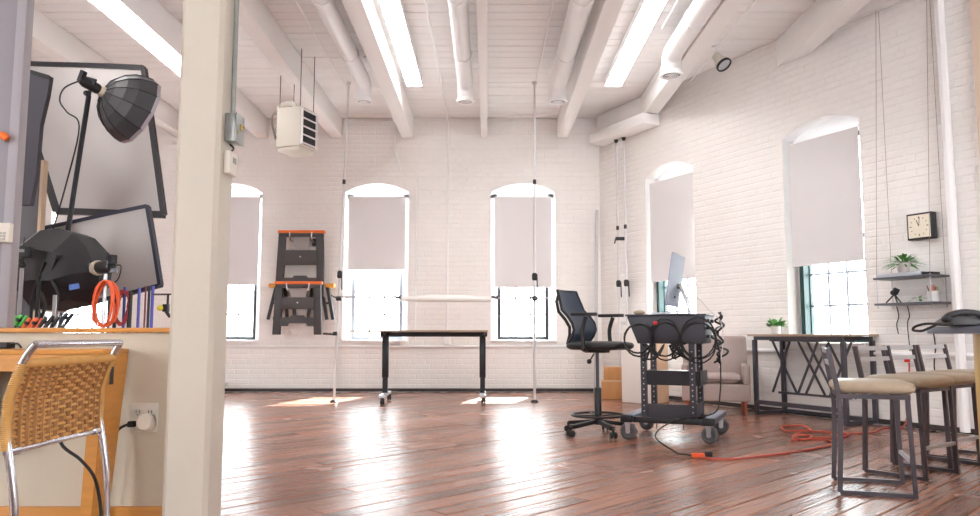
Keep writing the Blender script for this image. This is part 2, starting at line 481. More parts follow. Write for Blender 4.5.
window(5, wall_right, RWIN[0], teal_m, True); window(6, wall_right, RWIN[1], teal_m, True)
blind(wall_back, BW[0], 1.66, 'roller blind hidden behind the stacked softboxes')
blind(wall_back, BW[1], 1.66, 'white roller blind half hidden by the cream column')
blind(wall_back, BW[2], 1.90, 'white roller blind beside the hanging sawhorses')
blind(wall_back, BW[3], 1.62, 'white roller blind behind the support pole, left of the drafting chair')
blind(wall_right, RWIN[0], 1.63, 'white roller blind in the window behind the computer')
blind(wall_right, RWIN[1], 1.65, 'large white roller blind above the small potted plant')

# ceiling
g = G(); g.add([(-8.5,-1.3,CEIL+.02),(9,-1.3,CEIL+.02),(9,12.2,CEIL+.02),(-8.5,12.2,CEIL+.02)], [(3,2,1,0)])
g.add([(-8.5,-1.3,CEIL+.12),(9,-1.3,CEIL+.12),(9,12.2,CEIL+.12),(-8.5,12.2,CEIL+.12)], [(0,1,2,3)])
ceiling = tag(obj('ceiling', g, groove_m), 'white plank ceiling on timber beams', kind='structure')
BEAMS = [(-8.0, .18), (-6.95, .18), (-5.9, .18), (-4.84, .18), (-3.57, .18), (-2.40, .18), (-1.27, .19), (-.06, .10), (1.18, .18), (2.30, .20), (3.46, .20), (4.7, .2), (5.9, .2)]
edges = [-8.2] + [b_[0] for b_ in BEAMS]
stuff = G(); cnt = 0
y = 11.78; row = 0
while y > -.9:
    y1 = y; y0 = y-.183; y -= .19; row += 1
    xe = wall_x(y0)-.03
    for i in range(len(edges)):
        a = edges[i]; b_ = edges[i+1] if i+1 < len(edges) else 9
        b0, b1 = min(b_, wall_x(y0)-.006), min(b_, wall_x(y1)-.006); b_ = b1
        if b_-a < .1: continue
        k = G(); dz = random.uniform(-.003, .003)
        z = CEIL+dz; e = .006
        k.add([(a,y0,CEIL+.02),(b0,y0,CEIL+.02),(b1,y1,CEIL+.02),(a,y1,CEIL+.02),(a,y0+e,z),(b0,y0+e,z),(b1,y1-e,z),(a,y1-e,z),(a,y0,z+.005),(b0,y0,z+.005),(b1,y1,z+.005),(a,y1,z+.005)],
              [(7,6,5,4),(4,5,9,8),(6,7,11,10),(8,9,1,0),(10,11,3,2)])
        if y0 > 7.3 and -5 < a < 4.5 and cnt < 300: obj('plank', k, ceil_m, ceiling); cnt += 1
        else: stuff.add(k.v, k.f)
tag(obj('planking', stuff, ceil_m, ceiling), None, kind='stuff')
for x, wd in BEAMS:
    # each beam runs to the far wall or to the slanting right wall
    yl = min(D-.01, 11.8-(x-wd/2-1.76)*2) if x > 1.76 else D-.01
    yr = min(D-.01, 11.8-(x+wd/2-1.76)*2) if x > 1.6 else D-.01
    g = G(); zb, zt = 3.965, CEIL-.004
    g.add([(x-wd/2,-.9,zb),(x+wd/2,-.9,zb),(x+wd/2,yr-.02,zb),(x-wd/2,yl-.02,zb),(x-wd/2,-.9,zt),(x+wd/2,-.9,zt),(x+wd/2,yr-.02,zt),(x-wd/2,yl-.02,zt)],
          [(3,2,1,0),(4,5,6,7),(0,1,5,4),(1,2,6,5),(2,3,7,6),(3,0,4,7)])
    obj('beam', g, beam_m, ceiling, bevel=.008)
# corner ledger timber on the right wall
t = thing('ledger_timber', 'white timber ledger in the corner under the beam end', 'timber', RW(0, 0, 0), RA)
g = G(); g.b(.16, 1.5, -.30, -.02, 3.80, 3.955); obj('ledger', g, beam_m, t, bevel=.008)
g = G(); g.b(.12, 1.3, -.12, -.02, 3.955, CEIL-.01); obj('blocking', g, beam_m, t, bevel=.006)

t = thing('wall_plate', 'white timber plate along the head of the right wall above the clock', 'timber', RW(0, 0, 0), RA)
g = G(); g.b(3.85, 8.6, -.12, -.02, 4.12, CEIL-.012); obj('plate', g, beam_m, t, bevel=.006)

# fluorescent strips
fl_em = emat('fluorescent_lens', (1, .985, .96), FLUOR)
def fluor(x, w_, y0, y1, z, label):
    t = thing('fluorescent_light', label, 'ceiling light', (x, 0, z), 0, 'fluorescent strip lights')
    top = CEIL-z-.006
    g = G(); g.b(-w_/2, w_/2, y0, y1, .0, top); obj('housing', g, trim_m, t)
    g = G(); g.b(-w_/2+.006, w_/2-.006, y0+.01, y1-.01, -.012, -.0005); obj('lens', g, fl_em, t)
fluor(-.985, .205, 4.6, 9.9, 4.19, 'long white fluorescent strip between the second and third ducts')
fluor(1.675, .22, 4.6, 9.9, 4.19, 'long white fluorescent strip beside the third duct, near the right wall')
fluor(-3.52, .27, 3.6, 9.0, 3.93, 'fluorescent strip above the octagonal softbox, left of the column')

# ducts
def duct(x, r, y_end, z, label):
    t = thing('duct', label, 'duct', (x, y_end, z), 0, 'round ceiling ducts')
    g = G(); path = [(0, y-y_end, 0) for y in (3.5, y_end-.22)] + [(0, -.22+.16*math.sin(a), -.16+.16*math.cos(a)) for a in (.4, .8, 1.2)] + [(0, -.05, -.2)]
    g.tube(path, r, 20); obj('pipe', g, duct_m, t, smooth=True)
    for yy in (-1.1, -2.6, -4.1): obj('joint_band', G().tube([(0, yy-.02, 0), (0, yy+.02, 0)], r+.008, 20), duct_m, t, smooth=True)
    g = G(); g.lathe([(r*.8, .06), (r+.0, .05), (r+.02, 0), (r+.016, -.012), (r*.84, -.010), (r*.84, .03)], 20, (0, -.05, -.23), caps=False); d = obj('diffuser', g, trim_m, t, smooth=True)
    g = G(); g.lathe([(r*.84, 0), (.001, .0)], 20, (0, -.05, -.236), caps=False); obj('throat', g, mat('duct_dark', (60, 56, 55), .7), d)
    g = G()
    for rr in (.2, .42, .64): g.lathe([(r*rr, 0), (r*rr+.007, 0), (r*rr+.007, .008), (r*rr, .008)], 16, (0, -.05, -.246), caps=False)
    g.b(-r*.78, r*.78, -.055, -.045, -.244, -.238); obj('grille', g, trim_m, d)
    g = G()
    for yy in (-.8, -3.2): g.b(-.008, .008, yy-.008, yy+.008, r, CEIL-z-.004)
    obj('strap', g, trim_m, t)
duct(-1.58, .097, 9.5, 4.06, 'white round duct left of the second timber beam')
duct(-.29, .097, 9.5, 4.06, 'white round duct in the middle, left of the thin centre beam')
duct(.89, .105, 9.5, 4.06, 'white round duct between the thin centre beam and the right strip light')
duct(2.10, .115, 8.5, 4.06, 'white round duct ending beside the right timber beam')

# thin pipes on the ceiling and walls
def pipe(name, pts, r, m, label, cat='pipe', group=None):
    return tag(obj(name, G().tube(pts, r, 8), m, smooth=True), label, cat, group)
pz = 4.2
pipe('conduit', [(-1.93, 4.5, pz), (-1.93, 9.95, pz)], .011, trim_m, 'thin white conduit on the ceiling leading to the left support pole', group='ceiling conduits')
pipe('conduit', [(-1.48, 8.9, 4.22), (-1.48, D-.03, 4.22), (-1.48, D-.03, 3.8), (-1.37, D-.03, 3.45)], .011, trim_m, 'thin white conduit bending down the far wall above the left blind', group='ceiling conduits')
pipe('conduit', [(-.63, 4.5, 4.22), (-.63, D-.03, 4.22), (-.63, D-.03, .75)], .014, trim_m, 'white conduit running down the far wall between the two middle windows', group='ceiling conduits')
g = G(); g.b(-.69, -.57, D-.075, D-.016, .72, .85); tag(obj('outlet_box', g, trim_m, bevel=.006), 'white outlet box at the foot of the wall conduit', 'outlet')
pipe('conduit', [(.66, 4.5, pz), (.64, 9.7, pz)], .011, trim_m, 'thin white conduit on the ceiling above the right support pole', group='ceiling conduits')
pipe('conduit', [(1.90, 4.5, 4.2), (1.90, 8.0, 4.2)], .013, trim_m, 'thin white conduit between the right strip light and the right duct', group='ceiling conduits')
pipe('conduit', [(2.46, 4.5, 3.93), (2.46, 9.0, 3.93)], .011, trim_m, 'thin white conduit fixed under the right timber beam', group='ceiling conduits')
pipe('conduit', [(-1.12, D-.03, 3.4), (-1.12, D-.03, .8)], .011, trim_m, 'thin conduit beside the blind next to the sawhorses', group='wall conduits')
t = RW(5.56, .055, 0)
pipe('wall_pipe', [(t.x, t.y, .02), (t.x, t.y, CEIL-.05)], .042, trim_m, 'thick white vertical pipe right of the wall clock')
g = G(); g.b(5.83, 9, -.05, -.012, .06, CEIL-.02)
o = tag(obj('trim_1', g, mat('tan_plaster', (226, 205, 188), .7, var=.05)), 'tan plastered strip of the right wall', kind='structure'); o.location = wall_right.location; o.rotation_euler = wall_right.rotation_euler

# ------------------------------------------------------------------ left foreground: partition, column
g = G(); g.b(-3.2, -1.302, 3.24, 3.36, .003, .885)
part = tag(obj('wall_partition', g, cream_m), 'cream half wall under the oak sill', kind='structure')
g = G(); g.b(-3.2, -1.302, 3.215, 3.385, .886, .906); tag(obj('trim_2', g, oakh_m, bevel=.004), 'oak sill capping the cream half wall', kind='structure')
g = G(); g.b(-3.2, -1.302, 3.222, 3.2395, .003, .17); tag(obj('baseboard_partition', g, oakh_m, bevel=.003), 'oak baseboard of the half wall', kind='structure')
g = G(); g.b(-3.2, -2.085, 3.26, 3.34, .907, CEIL-.35)
gw = tag(obj('wall_grey', g, greywall_m), 'grey painted wall panel above the half wall', kind='structure')
g = G(); g.b(-2.084, -2.040, 3.235, 3.29, .907, CEIL-.35); obj('edge_post', g, mat('grey_post', (156, 151, 157), .55), gw, bevel=.004)
t = thing('alarm_keypad', 'cream alarm keypad mounted on the grey wall panel', 'keypad', (-2.08, 3.2345, 1.31))
g = G(); g.b(-.085, .045, -.03, 0, -.042, .042); obj('case', g, beige_m, t, bevel=.006)
g = G(); g.b(-.07, -.005, -.0315, -.0302, .01, .032); obj('display', g, screen_m, t)
for i in range(4):
    for j in range(3): g = G(); g.b(-.03+i*.016, -.019+i*.016, -.034, -.0305, -.034+j*.013, -.025+j*.013); obj('key', g, mat('key_grey', (190, 186, 176), .5), t)
g = G(); g.tube(smooth_path([(-2.14, 3.22, 1.73), (-2.10, 3.215, 1.735), (-2.08, 3.22, 1.72)]), .016, 10)
tag(obj('orange_hook', g, orange_m, smooth=True), 'small orange plastic hook at the edge of the grey panel', 'hook')

g = G(); a, b_, c, d = -1.30, -1.118, 3.10, 3.285; e = .018
g.prism([(a+e, c), (b_-e, c), (b_, c+e), (b_, d-e), (b_-e, d), (a+e, d), (a, d-e), (a, c+e)], 3.96, o=(0, 0, .003), ex=(1,0,0), ey=(0,1,0), en=(0,0,1))
tag(obj('column', g, colm_m), 'cream painted timber column beside the half wall', 'column')
t = thing('junction_box', 'grey metal junction box on the side of the cream column', 'electrical box', (-1.117, 3.2, 1.755))
g = G(); g.b(0, .045, -.05, .05, -.062, .062); obj('box', g, galv_m, t, bevel=.006)
g = G(); g.b(.0455, .052, -.052, .052, -.064, .064); cv = obj('cover', g, galv_m, t, bevel=.004)
g = G()
for sy in (-.035, .035): g.tube([(.052, sy, .02*(1 if sy > 0 else -1)), (.056, sy, .02*(1 if sy > 0 else -1))], .006, 8)
g.b(.052, .058, -.012, .012, -.004, .02); obj('screw', g, mat('brass', (170, 150, 80), .3, metal=.8), cv)
t = thing('thermostat', 'white thermostat on the column below the junction box', 'thermostat', (-1.117, 3.2, 1.605))
g = G(); g.b(0, .03, -.05, .05, -.05, .05); obj('case', g, beige_m, t, bevel=.008)
g = G(); g.b(.0302, .032, -.02, .02, 0, .025); obj('display', g, screen_m, t)
pipe('conduit', [(-1.10, 3.2, 3.95), (-1.10, 3.2, 1.82)], .011, galv_m, 'grey conduit running up the cream column from the junction box')
pipe('wire', smooth_path([(-1.108, 3.2, 1.69), (-1.092, 3.2, 1.672), (-1.106, 3.2, 1.656)]), .004, cord_black, 'short black wire between the junction box and the thermostat', 'wire')

# outlet with plug adapter
t = thing('wall_outlet', 'cream double outlet plate low on the half wall', 'outlet', (-1.44, 3.2395, .532))
g = G(); g.b(-.058, .058, -.007, 0, -.06, .06); obj('plate', g, beige_m, t, bevel=.003)
for sx in (-.026, .026):
    g = G(); g.lathe([(.017, 0), (.017, .003)], 16, (sx, -.0075, .022), (0, -1, 0)); rc = obj('receptacle', g, beige_m, t)
    g = G(); g.b(sx-.008, sx-.005, -.0115, -.0108, .018, .03); g.b(sx+.005, sx+.008, -.0115, -.0108, .018, .03); g.tube([(sx, -.0108, .012), (sx, -.0116, .012)], .003, 8); obj('slots', g, black_m, rc)
t = thing('plug_adapter', 'round white plug adapter in the outlet plate', 'plug', (-1.418, 3.2275, .515))
g = G(); g.lathe([(.030, 0), (.036, .008), (.036, .035), (.028, .045), (.001, .046)], 20, (0, -.001, 0), (0, -1, 0)); obj('body', g, beige_m, t, smooth=True)
t = thing('power_lead', 'black cord and plug hanging from the wall outlet', 'cord', (-1.47, 3.2, .51))
g = G(); g.b(-.015, .012, -.022, .006, -.012, .012); obj('plug', g, cord_black, t, bevel=.003)
g = G(); g.tube(smooth_path([(-.014, -.008, 0), (-.05, -.015, -.02), (-.085, -.02, -.08), (-.09, -.015, -.15), (-.08, -.01, -.215), (-.12, -.02, -.4), (-.14, -.04, -.495)]), .0055, 8); obj('cable', g, cord_black, t, smooth=True)

# desk
t = thing('desk', 'oak desk against the half wall behind the woven chair', 'desk', (-1.505, 2.985, 0))
g = G(); g.b(-1.5, .0, 0, .225, .80, .820); obj('desktop', g, oakh_m, t, bevel=.003)
g = G(); g.b(-1.5, -.001, .002, .03, .735, .799); obj('apron', g, oakh_m, t)
for x in (-.05, -1.5):
    g = G(); g.add([(x-.012,.004,.003),(x+.03,.004,.003),(x+.03,.13,.003),(x-.012,.13,.003),(x,.031,.799),(x+.05,.031,.799),(x+.05,.22,.799),(x,.22,.799)], ((3,2,1,0),(4,5,6,7),(0,1,5,4),(1,2,6,5),(2,3,7,6),(3,0,4,7))); obj('leg', g, oak_m, t)
g = G(); g.b(.0005, .004, .07, .095, .68, .75); obj('bracket', g, black_m, t)
g = G(); g.b(-2.6, -2.02, 3.03, 3.18, .45, .73); tag(obj('drawer_unit', g, mat('dark_grey_lacquer', (70, 70, 76), .5), bevel=.006), 'dark grey unit hung under the oak desk', 'drawer unit')
t = thing('adapter_box', 'small black adapter box on the oak desk', 'adapter', (-2.02, 3.12, .821))
g = G(); g.b(-.16, .075, -.03, .03, 0, .026); obj('case', g, black_m, t, bevel=.004)
g = G(); g.tube(smooth_path([(.075, 0, .014), (.10, 0, .02), (.112, .01, .002)]), .004, 6); obj('lead', g, cord_black, t, smooth=True)

# woven cantilever chair, back towards us
t = thing('woven_chair', 'chrome tube chair with woven cane back in front of the oak desk', 'chair', (-1.335, 2.46, 0))
Wd = .26
for s in (-1, 1):
    y = s*Wd
    pts = [(.03, y*.98, .85), (.0, y, .80), (-.035, y, .69), (-.035, y, .60), (.0, y, .40), (.008, y, .2), (.004, y, .02)]
    g = G(); g.tube(smooth_path(pts, 5), .0115, 10); obj('frame_tube', g, chrome_m, t, smooth=True)
    g = G(); g.tube(smooth_path([(.004, y, .022), (-.02, y, .013), (-.08, y, .012), (-.45, y, .012), (-.47, y*.96, .013)], 4), .0115, 10); obj('sled_tube', g, chrome_m, t, smooth=True)
g = G(); g.tube([(.03, -Wd*.98, .85), (.03, Wd*.98, .85)], .0115, 10); obj('top_rail', g, chrome_m, t, smooth=True)
g = G(); g.tube([(-.03, -Wd, .545), (-.03, Wd, .545)], .009, 10); lr = obj('lower_rail', g, chrome_m, t, smooth=True)
g = G(); g.tube([(-.47, -Wd*.96, .013), (-.47, Wd*.96, .013)], .0115, 10); obj('floor_rail', g, chrome_m, t, smooth=True)
for s in (-1, 1):
    g = G(); g.tube([(-.03, s*Wd, .545), (-.03, s*(Wd-.05), .545)], .013, 10); obj('clamp', g, chrome_m, lr, smooth=True)
# cane back: interwoven strands following the curved side tubes
def cane_x(z): # frame depth at height z
    tb = [(.545, -.033), (.60, -.036), (.69, -.036), (.76, -.016), (.80, 0), (.825, .014)]
    for (z0, x0), (z1, x1) in zip(tb, tb[1:]):
        if z <= z1: return x0 + (x1-x0)*max(0, (z-z0)/(z1-z0))
    return .012
g = G(); nz = 19; ny = 14
for i in range(nz):                                    # horizontal strands
    z = .556 + (.792-.556)*i/(nz-1); pts = []
    for j in range(ny*2+1):
        y = -Wd+.012 + (2*Wd-.024)*j/(ny*2)
        pts.append((cane_x(z) + .006*math.sin(PI*j/2 + PI*(i % 2)), y, z + .0025*math.sin(PI*j/2 + PI*(i % 2))))
    g.tube(pts, .0052, 5, caps=False)
weave = obj('cane_weft', g, cane_m, t, smooth=True)
g = G()
for j in range(ny):
    y = -Wd+.014 + (2*Wd-.028)*j/(ny-1)
    pts = [(cane_x(z), y, z) for z in [.55 + (.795-.55)*k/14 for k in range(15)]]
    g.tube(pts, .0095, 6, caps=False)
obj('cane_warp', g, mat('cane_dark', (150, 100, 52), .6, var=.15, scale=30), t, smooth=True)
for s in (-1, 1):                                      # wrapped sides
    g = G()
    for k in range(44):
        z = .552 + (.792-.552)*k/43
        g.lathe([(.0135, -.0026), (.0155, 0), (.0135, .0026)], 8, (cane_x(z)+.001, s*Wd, z), caps=False)
    obj('side_wrapping', g, cane_m, t, smooth=True)
g = G()
for k in range(70):
    y = -Wd + 2*Wd*k/69
    g.lathe([(.011, -.004), (.014, 0), (.011, .004)], 8, (.002, y, .796), (0, 1, 0), caps=False)
obj('top_wrapping', g, cane_m, t, smooth=True)
g = G(); n = 14
for k in range(n):
    x0 = -.05 - .4*k/n; g.tube([(x0, -Wd+.02, .235), (x0, 0, .225), (x0, Wd-.02, .235)], .013, 6)
obj('seat', g, cane_m, t, smooth=True)
for s in (-1, 1):
    g = G(); g.tube(smooth_path([(.006, s*Wd, .22), (-.2, s*Wd, .235), (-.45, s*Wd, .235), (-.485, s*Wd, .2), (-.475, s*Wd, .1), (-.47, s*Wd*.96, .013)], 4), .0115, 10); obj('seat_rail', g, chrome_m, t, smooth=True)
pipe('floor_cord', smooth_path([(-1.52, 2.75, .60), (-1.50, 2.72, .50), (-1.44, 2.74, .44), (-1.40, 2.76, .38), (-1.385, 2.78, .30), (-1.38, 2.79, .2), (-1.40, 2.8, .02), (-1.6, 2.82, .008)]), .006, cord_black, 'black cord dangling below the woven chair back', 'cord')

# ------------------------------------------------------------------ studio gear behind the half wall
def panel(name, label, quad, y0, dy, bulge, cat, mfab, mrim, rimw):
    # quad of (x, z), TL TR BR BL, standing at depth y0 (+dy to the right); thin fabric box with edging
    t = thing(name, label, cat, (0, 0, 0)); n = 10
    def P(u, v):
        tl, tr, br, bl = [Vector((q[0], y0 + dy*i, q[1])) for q, i in zip(quad, (0, 1, 1, 0))]
        p = (tl*(1-u) + tr*u)*(1-v) + (bl*(1-u) + br*u)*v
        p.y += -bulge*math.sin(PI*u)*math.sin(PI*v) + .006*math.sin(7*u+3*v)
        return p
    g = G(); vs = []
    for off in (0, .05):
        for i in range(n+1):
            for j in range(n+1): p = P(i/n, j/n); vs.append((p.x, p.y+off, p.z))
    N = (n+1)**2; fs = []
    for i in range(n):
        for j in range(n):
            a = i*(n+1)+j; fs.append((a, a+1, a+n+2, a+n+1)); fs.append((N+a, N+a+n+1, N+a+n+2, N+a+1))
    ring = [i*(n+1) for i in range(n+1)] + [n*(n+1)+j for j in range(1, n+1)] + [i*(n+1)+n for i in range(n-1, -1, -1)] + [j for j in range(n-1, 0, -1)]
    for a, b_ in zip(ring, ring[1:]+ring[:1]): fs.append((a, b_, N+b_, N+a))
    g.add(vs, fs); obj('fabric', g, mfab, t, smooth=True)
    for (a, b_), wv in zip((((0,0),(1,0)), ((1,0),(1,1)), ((1,1),(0,1)), ((0,1),(0,0))), rimw):
        g = G(); pts = [P(a[0]+(b_[0]-a[0])*k/8, a[1]+(b_[1]-a[1])*k/8) for k in range(9)]
        for p, q in zip(pts, pts[1:]): g.bar((p.x, p.y+.02, p.z), (q.x, q.y+.02, q.z), wv, .065, up=(0, 1, 0))
        obj('rim', g, mrim, t)
    p = P(.6, .9); obj('stand_pole', G().tube([(p.x, p.y+.09, p.z+.3), (p.x, p.y+.09, .004)], .016, 8), blackmetal_m, t, smooth=True)
    return t
def XZ(px, py, y):   # used only to lay the gear out in metres
    th = math.atan(.1); c, s = math.cos(th), math.sin(th); v = (258-py)/760
    k = y/(c - v*s); return ((px-488)/760*k, CAM_H + (s+v*c)*k)
y = 7.0
panel('large_softbox', 'large softbox with grey shading put into its fabric and black edging behind the octagonal one', [XZ(12, 63, y), XZ(150, 73, y), XZ(170, 217, y), XZ(57, 211, y)], y, -.15, .10, 'softbox', softgrey_m, softblack_m, (.045, .04, .06, .07))
y = 6.3
panel('grey_softbox_panel', 'tilted grey fabric panel with navy edging under the large softbox', [XZ(44, 228, y), XZ(152, 208, y), XZ(165, 286, y), XZ(82, 305, y)], y, -.1, .06, 'softbox', softgrey_m, navy_m, (.03, .025, .03, .03))
# black cloth flag and leaning board
y = 5.7
t = thing('cloth_flag', 'dark folded cloth flag hanging beside the grey wall panel', 'flag', (0, y, 0))
g = G(); g.prism([XZ(p, q, y) for p, q in ((24, 70), (50, 76), (47, 95), (40, 125), (36, 172), (30, 205), (20, 205))], .05); obj('cloth', g, mat('charcoal_cloth', (74, 72, 80), .85, var=.15, scale=4, bump=.3, bscale=6), t)
g = G(); g.prism([XZ(p, q, y) for p, q in ((28, 69), (50, 75.5), (49, 80), (28, 73))], .004, o=(0, -.006, 0)); obj('edge_tape', g, softblack_m, t)
t = thing('dark_board', 'dark grey board with tan edge standing behind the light stands', 'board', (0, 5.9, 0))
(xa, _), (xb, zt) = XZ(22, 160, 5.9), XZ(41, 160, 5.9)
g = G(); g.b(xa-.1, xb, 0, .06, .003, zt); obj('board', g, mat('board_grey', (92, 90, 94), .7, var=.08), t, bevel=.004)
g = G(); g.b(xb+.001, xb+.025, 0, .06, .003, zt); obj('edge', g, mat('tan_edge', (205, 178, 150), .6), t)

# octagonal softbox on its stand
y = 5.8
hub = Vector((XZ(103, 92, y)[0], y, XZ(103, 92, y)[1]))
ax = Vector((.60, .74, -.30)).normalized()
t = thing('octagonal_softbox', 'dark octagonal softbox on the tall boom stand', 'softbox', hub)
prof = [(.035, .0), (.13, .03), (.20, .085), (.25, .155), (.278, .235), (.285, .29)]
g = G(); g.lathe(prof, 12, (0, 0, 0), ax, caps=False); sh = obj('shell', g, octa_m, t, smooth=True, ang=12)
u0 = (Vector((1,0,0)) - ax*ax.x).normalized(); q0 = ax.cross(u0)
for k in range(12):
    a = 2*PI*k/12; dd = u0*math.cos(a) + q0*math.sin(a)
    g = G(); g.tube([ax*p + dd*(r+.002) for r, p in prof], .0045, 5); obj('rib', g, softblack_m, sh, smooth=True)
g = G(); g.lathe([(.287, .285), (.287, .315), (.281, .315), (.281, .285)], 12, (0,0,0), ax, caps=False); obj('rim_band', g, silverint_m, t)
g = G(); g.lathe([(.281, .30), (.001, .305)], 12, (0,0,0), ax, caps=False); obj('diffuser', g, sheet_m, t)
g = G(); g.lathe([(.04, -.03), (.045, -.01), (.045, .012)], 16, (0,0,0), ax); obj('speed_ring', g, mat('cream_ring', (200, 190, 170), .4), t, smooth=True)
y0_ = -ax
g = G(); g.lathe([(.035, .03), (.042, .05), (.042, .15), (.03, .18)], 12, (0,0,0), y0_); hd = obj('lamp_head', g, black_m, t, smooth=True)
g = G(); g.box(tuple(y0_*.17 + Vector((0, 0, .03))), (.03, .05, .09), (0, .3, 0)); g.box(tuple(y0_*.09 + Vector((0, -.03, .03))), (.09, .015, .05), (0, .3, 0)); obj('control_panel', g, blackmetal_m, hd)
g = G(); g.tube([y0_*.1 + Vector((0, 0, -.03)), y0_*.11 + Vector((0, 0, -.09))], .014, 8); g.ball(tuple(y0_*.11 + Vector((-.01, -.02, -.075))), .022); obj('swivel', g, black_m, hd, smooth=True)
sb = hub + y0_*.11 + Vector((0, 0, -.09))
def stand(label, top, foot, m1=blackmetal_m, m2=alu_m, r=.014, group='light stands', name='light_stand', legs=True, lean=False):
    t = thing(name, label, 'light stand', foot, 0, group)
    T = Vector(top)-Vector(foot); mid = T*.45
    g = G(); g.tube([mid, T], r*.8, 8); obj('upper_tube', g, m1, t, smooth=True)
    g = G(); g.tube([T*.12, mid*1.03], r, 8); obj('lower_tube', g, m2, t, smooth=True)
    g = G(); g.tube([mid*.97, mid*1.06], r*1.7, 8); g.box(tuple(mid + Vector((r*2, 0, 0))), (.03, .012, .02)); obj('collar', g, black_m, t, smooth=True)
    for k in range(3):
        a = 2*PI*k/3 + .4; rr = .07
        g = G(); g.tube([T*.16 + Vector((0, 0, .04)), Vector((rr*math.cos(a), rr*math.sin(a), .012))], r*.6, 6); obj('leg', g, m2, t, smooth=True)
    return t
f0 = XZ(50, 400, 5.75)
bs = stand('tall dark stand leaning behind the half wall, carrying the octagonal softbox', tuple(sb), (XZ(48, 320, 5.75)[0]-.05, 5.75, 0), r=.024)
g = G(); p = Vector((XZ(53, 265, 5.75)[0], 5.7, XZ(53, 265, 5.75)[1])) - bs.location
g.lathe([(.045, -.012), (.045, .012)], 16, p, (0, 1, 0)); g.lathe([(.02, -.03), (.02, -.012)], 10, p, (0, 1, 0)); obj('knuckle', g, mat('grip_metal', (150, 146, 130), .4, metal=.5), bs, smooth=True)
g = G(); g.tube([p + Vector((.04, -.03, 0)), p + Vector((.09, -.04, -.08))], .007, 6); obj('handle', g, blackmetal_m, bs, smooth=True)
pts = [hub + y0_*.17 + Vector((-.01, 0, 0)), hub + y0_*.17 + Vector((-.13, 0, -.06)), hub + y0_*.17 + Vector((-.16, 0, -.16)), hub + y0_*.17 + Vector((-.10, 0, -.25)), sb + Vector((-.05, -.02, -.25)), sb + Vector((-.12, -.03, -.7)), sb + Vector((-.26, -.03, -1.3))]
pipe('lamp_cable', smooth_path(pts), .006, cord_black, 'thin black cable looping from the octagonal softbox lamp head', 'cable')

# black softbox with its own lamp head and stand
y = 5.45
hd0 = Vector((XZ(97, 268, y)[0], y, XZ(97, 268, y)[1])); ax = Vector((-.86, .42, -.02)).normalized()
t = thing('black_softbox', 'crumpled black softbox lying against the stands below the grey panel', 'softbox', hd0)
random.seed(5)
g = G(); prof = [(.06, .02), (.17, .07), (.27, .16), (.31, .30), (.33, .5)]; g.lathe(prof, 8, (0,0,0), ax, caps=False, phase=.5)
g.v = [(x+random.uniform(-.012, .012), yy+random.uniform(-.012, .012), z*(1 if z > 0 else .95)+random.uniform(-.012, .012)) for x, yy, z in g.v]
obj('shell', g, softblack_m, t, smooth=True, ang=25)
g = G(); g.lathe([(.325, .49), (.001, .5)], 8, (0,0,0), ax, caps=False, phase=.5); obj('diffuser', g, softgrey_m, t)
g = G(); g.prism([(-.11, -.17), (-.04, -.155), (-.045, -.12), (-.115, -.13)], .006, o=(0, -.15, 0)); obj('blue_label', g, mat('blue_label', (70, 110, 190), .5), t)
ax2 = Vector((.9, -.4, .05)).normalized()
g = G(); g.lathe([(.05, -.02), (.055, 0), (.055, .02)], 16, (0,0,0), ax2); obj('speed_ring', g, mat('cream_ring', (200, 190, 170), .4), t, smooth=True)
g = G(); g.lathe([(.042, .02), (.046, .03), (.046, .13), (.036, .15)], 14, (0,0,0), ax2); h = obj('lamp_head', g, black_m, t, smooth=True)
g = G(); g.box(tuple(ax2*.15 + Vector((0, 0, .05))), (.04, .05, .06), (0, 0, -.4)); g.tube([ax2*.1, ax2*.1 + Vector((0, 0, .10))], .012, 8); g.box(tuple(ax2*.14 + Vector((.02, 0, -.03))), (.05, .03, .03)); obj('yoke', g, blackmetal_m, h)
g = G(); g.tube(smooth_path([tuple(ax2*.16), tuple(ax2*.17 + Vector((.05, 0, .0))), tuple(ax2*.17 + Vector((.03, 0, -.1))), tuple(ax2*.1 + Vector((0, 0, -.13)))]), .005, 6); obj('lead', g, cord_black, h, smooth=True)
s0 = hd0 + ax2*.09 + Vector((0, 0, -.05))
stand('silver light stand under the black softbox lamp head', tuple(s0), (s0.x, s0.y, 0), alu_m, alu_m, .017)

def st(px, ptop, y, label, m1, m2, r):
    x, z = XZ(px, ptop, y); return stand(label, (x, y, z), (x, y, 0), m1, m2, r)
blue_m = mat('blue_anodised', (84, 84, 170), .35, metal=.4)
st(14, 283, 4.9, 'short silver stand nearest the grey panel edge', alu_m, alu_m, .016)
st(22, 268, 5.0, 'silver stand with stacked couplers beside the dark board', alu_m, alu_m, .016)
st(32, 300, 5.1, 'black stand in front of the dark board', blackmetal_m, blackmetal_m, .014)
st(39, 280, 5.0, 'black stand crowded between dark board and boom stand', blackmetal_m, blackmetal_m, .016)
st(55, 295, 4.9, 'silver stand just right of the boom stand foot', alu_m, alu_m, .016)
st(125, 287, 6.0, 'blue-grey stand right of the orange cable coil', blue_m, blue_m, .014)
st(131, 292, 5.9, 'dark stand with black clips under the grey panel', blackmetal_m, steel_m, .018)
st(139.5, 288, 6.0, 'blue stand with black collar under the grey panel', blue_m, blue_m, .015)
st(146, 286, 5.9, 'reddish thin stand under the grey panel corner', mat('maroon', (120, 60, 70), .5), mat('maroon', (120, 60, 70), .5), .009)
st(149.5, 286, 6.0, 'black stand beside the rightmost blue stand', blackmetal_m, blackmetal_m, .014)
st(153, 286, 5.9, 'rightmost blue stand under the grey panel corner', blue_m, blue_m, .016)
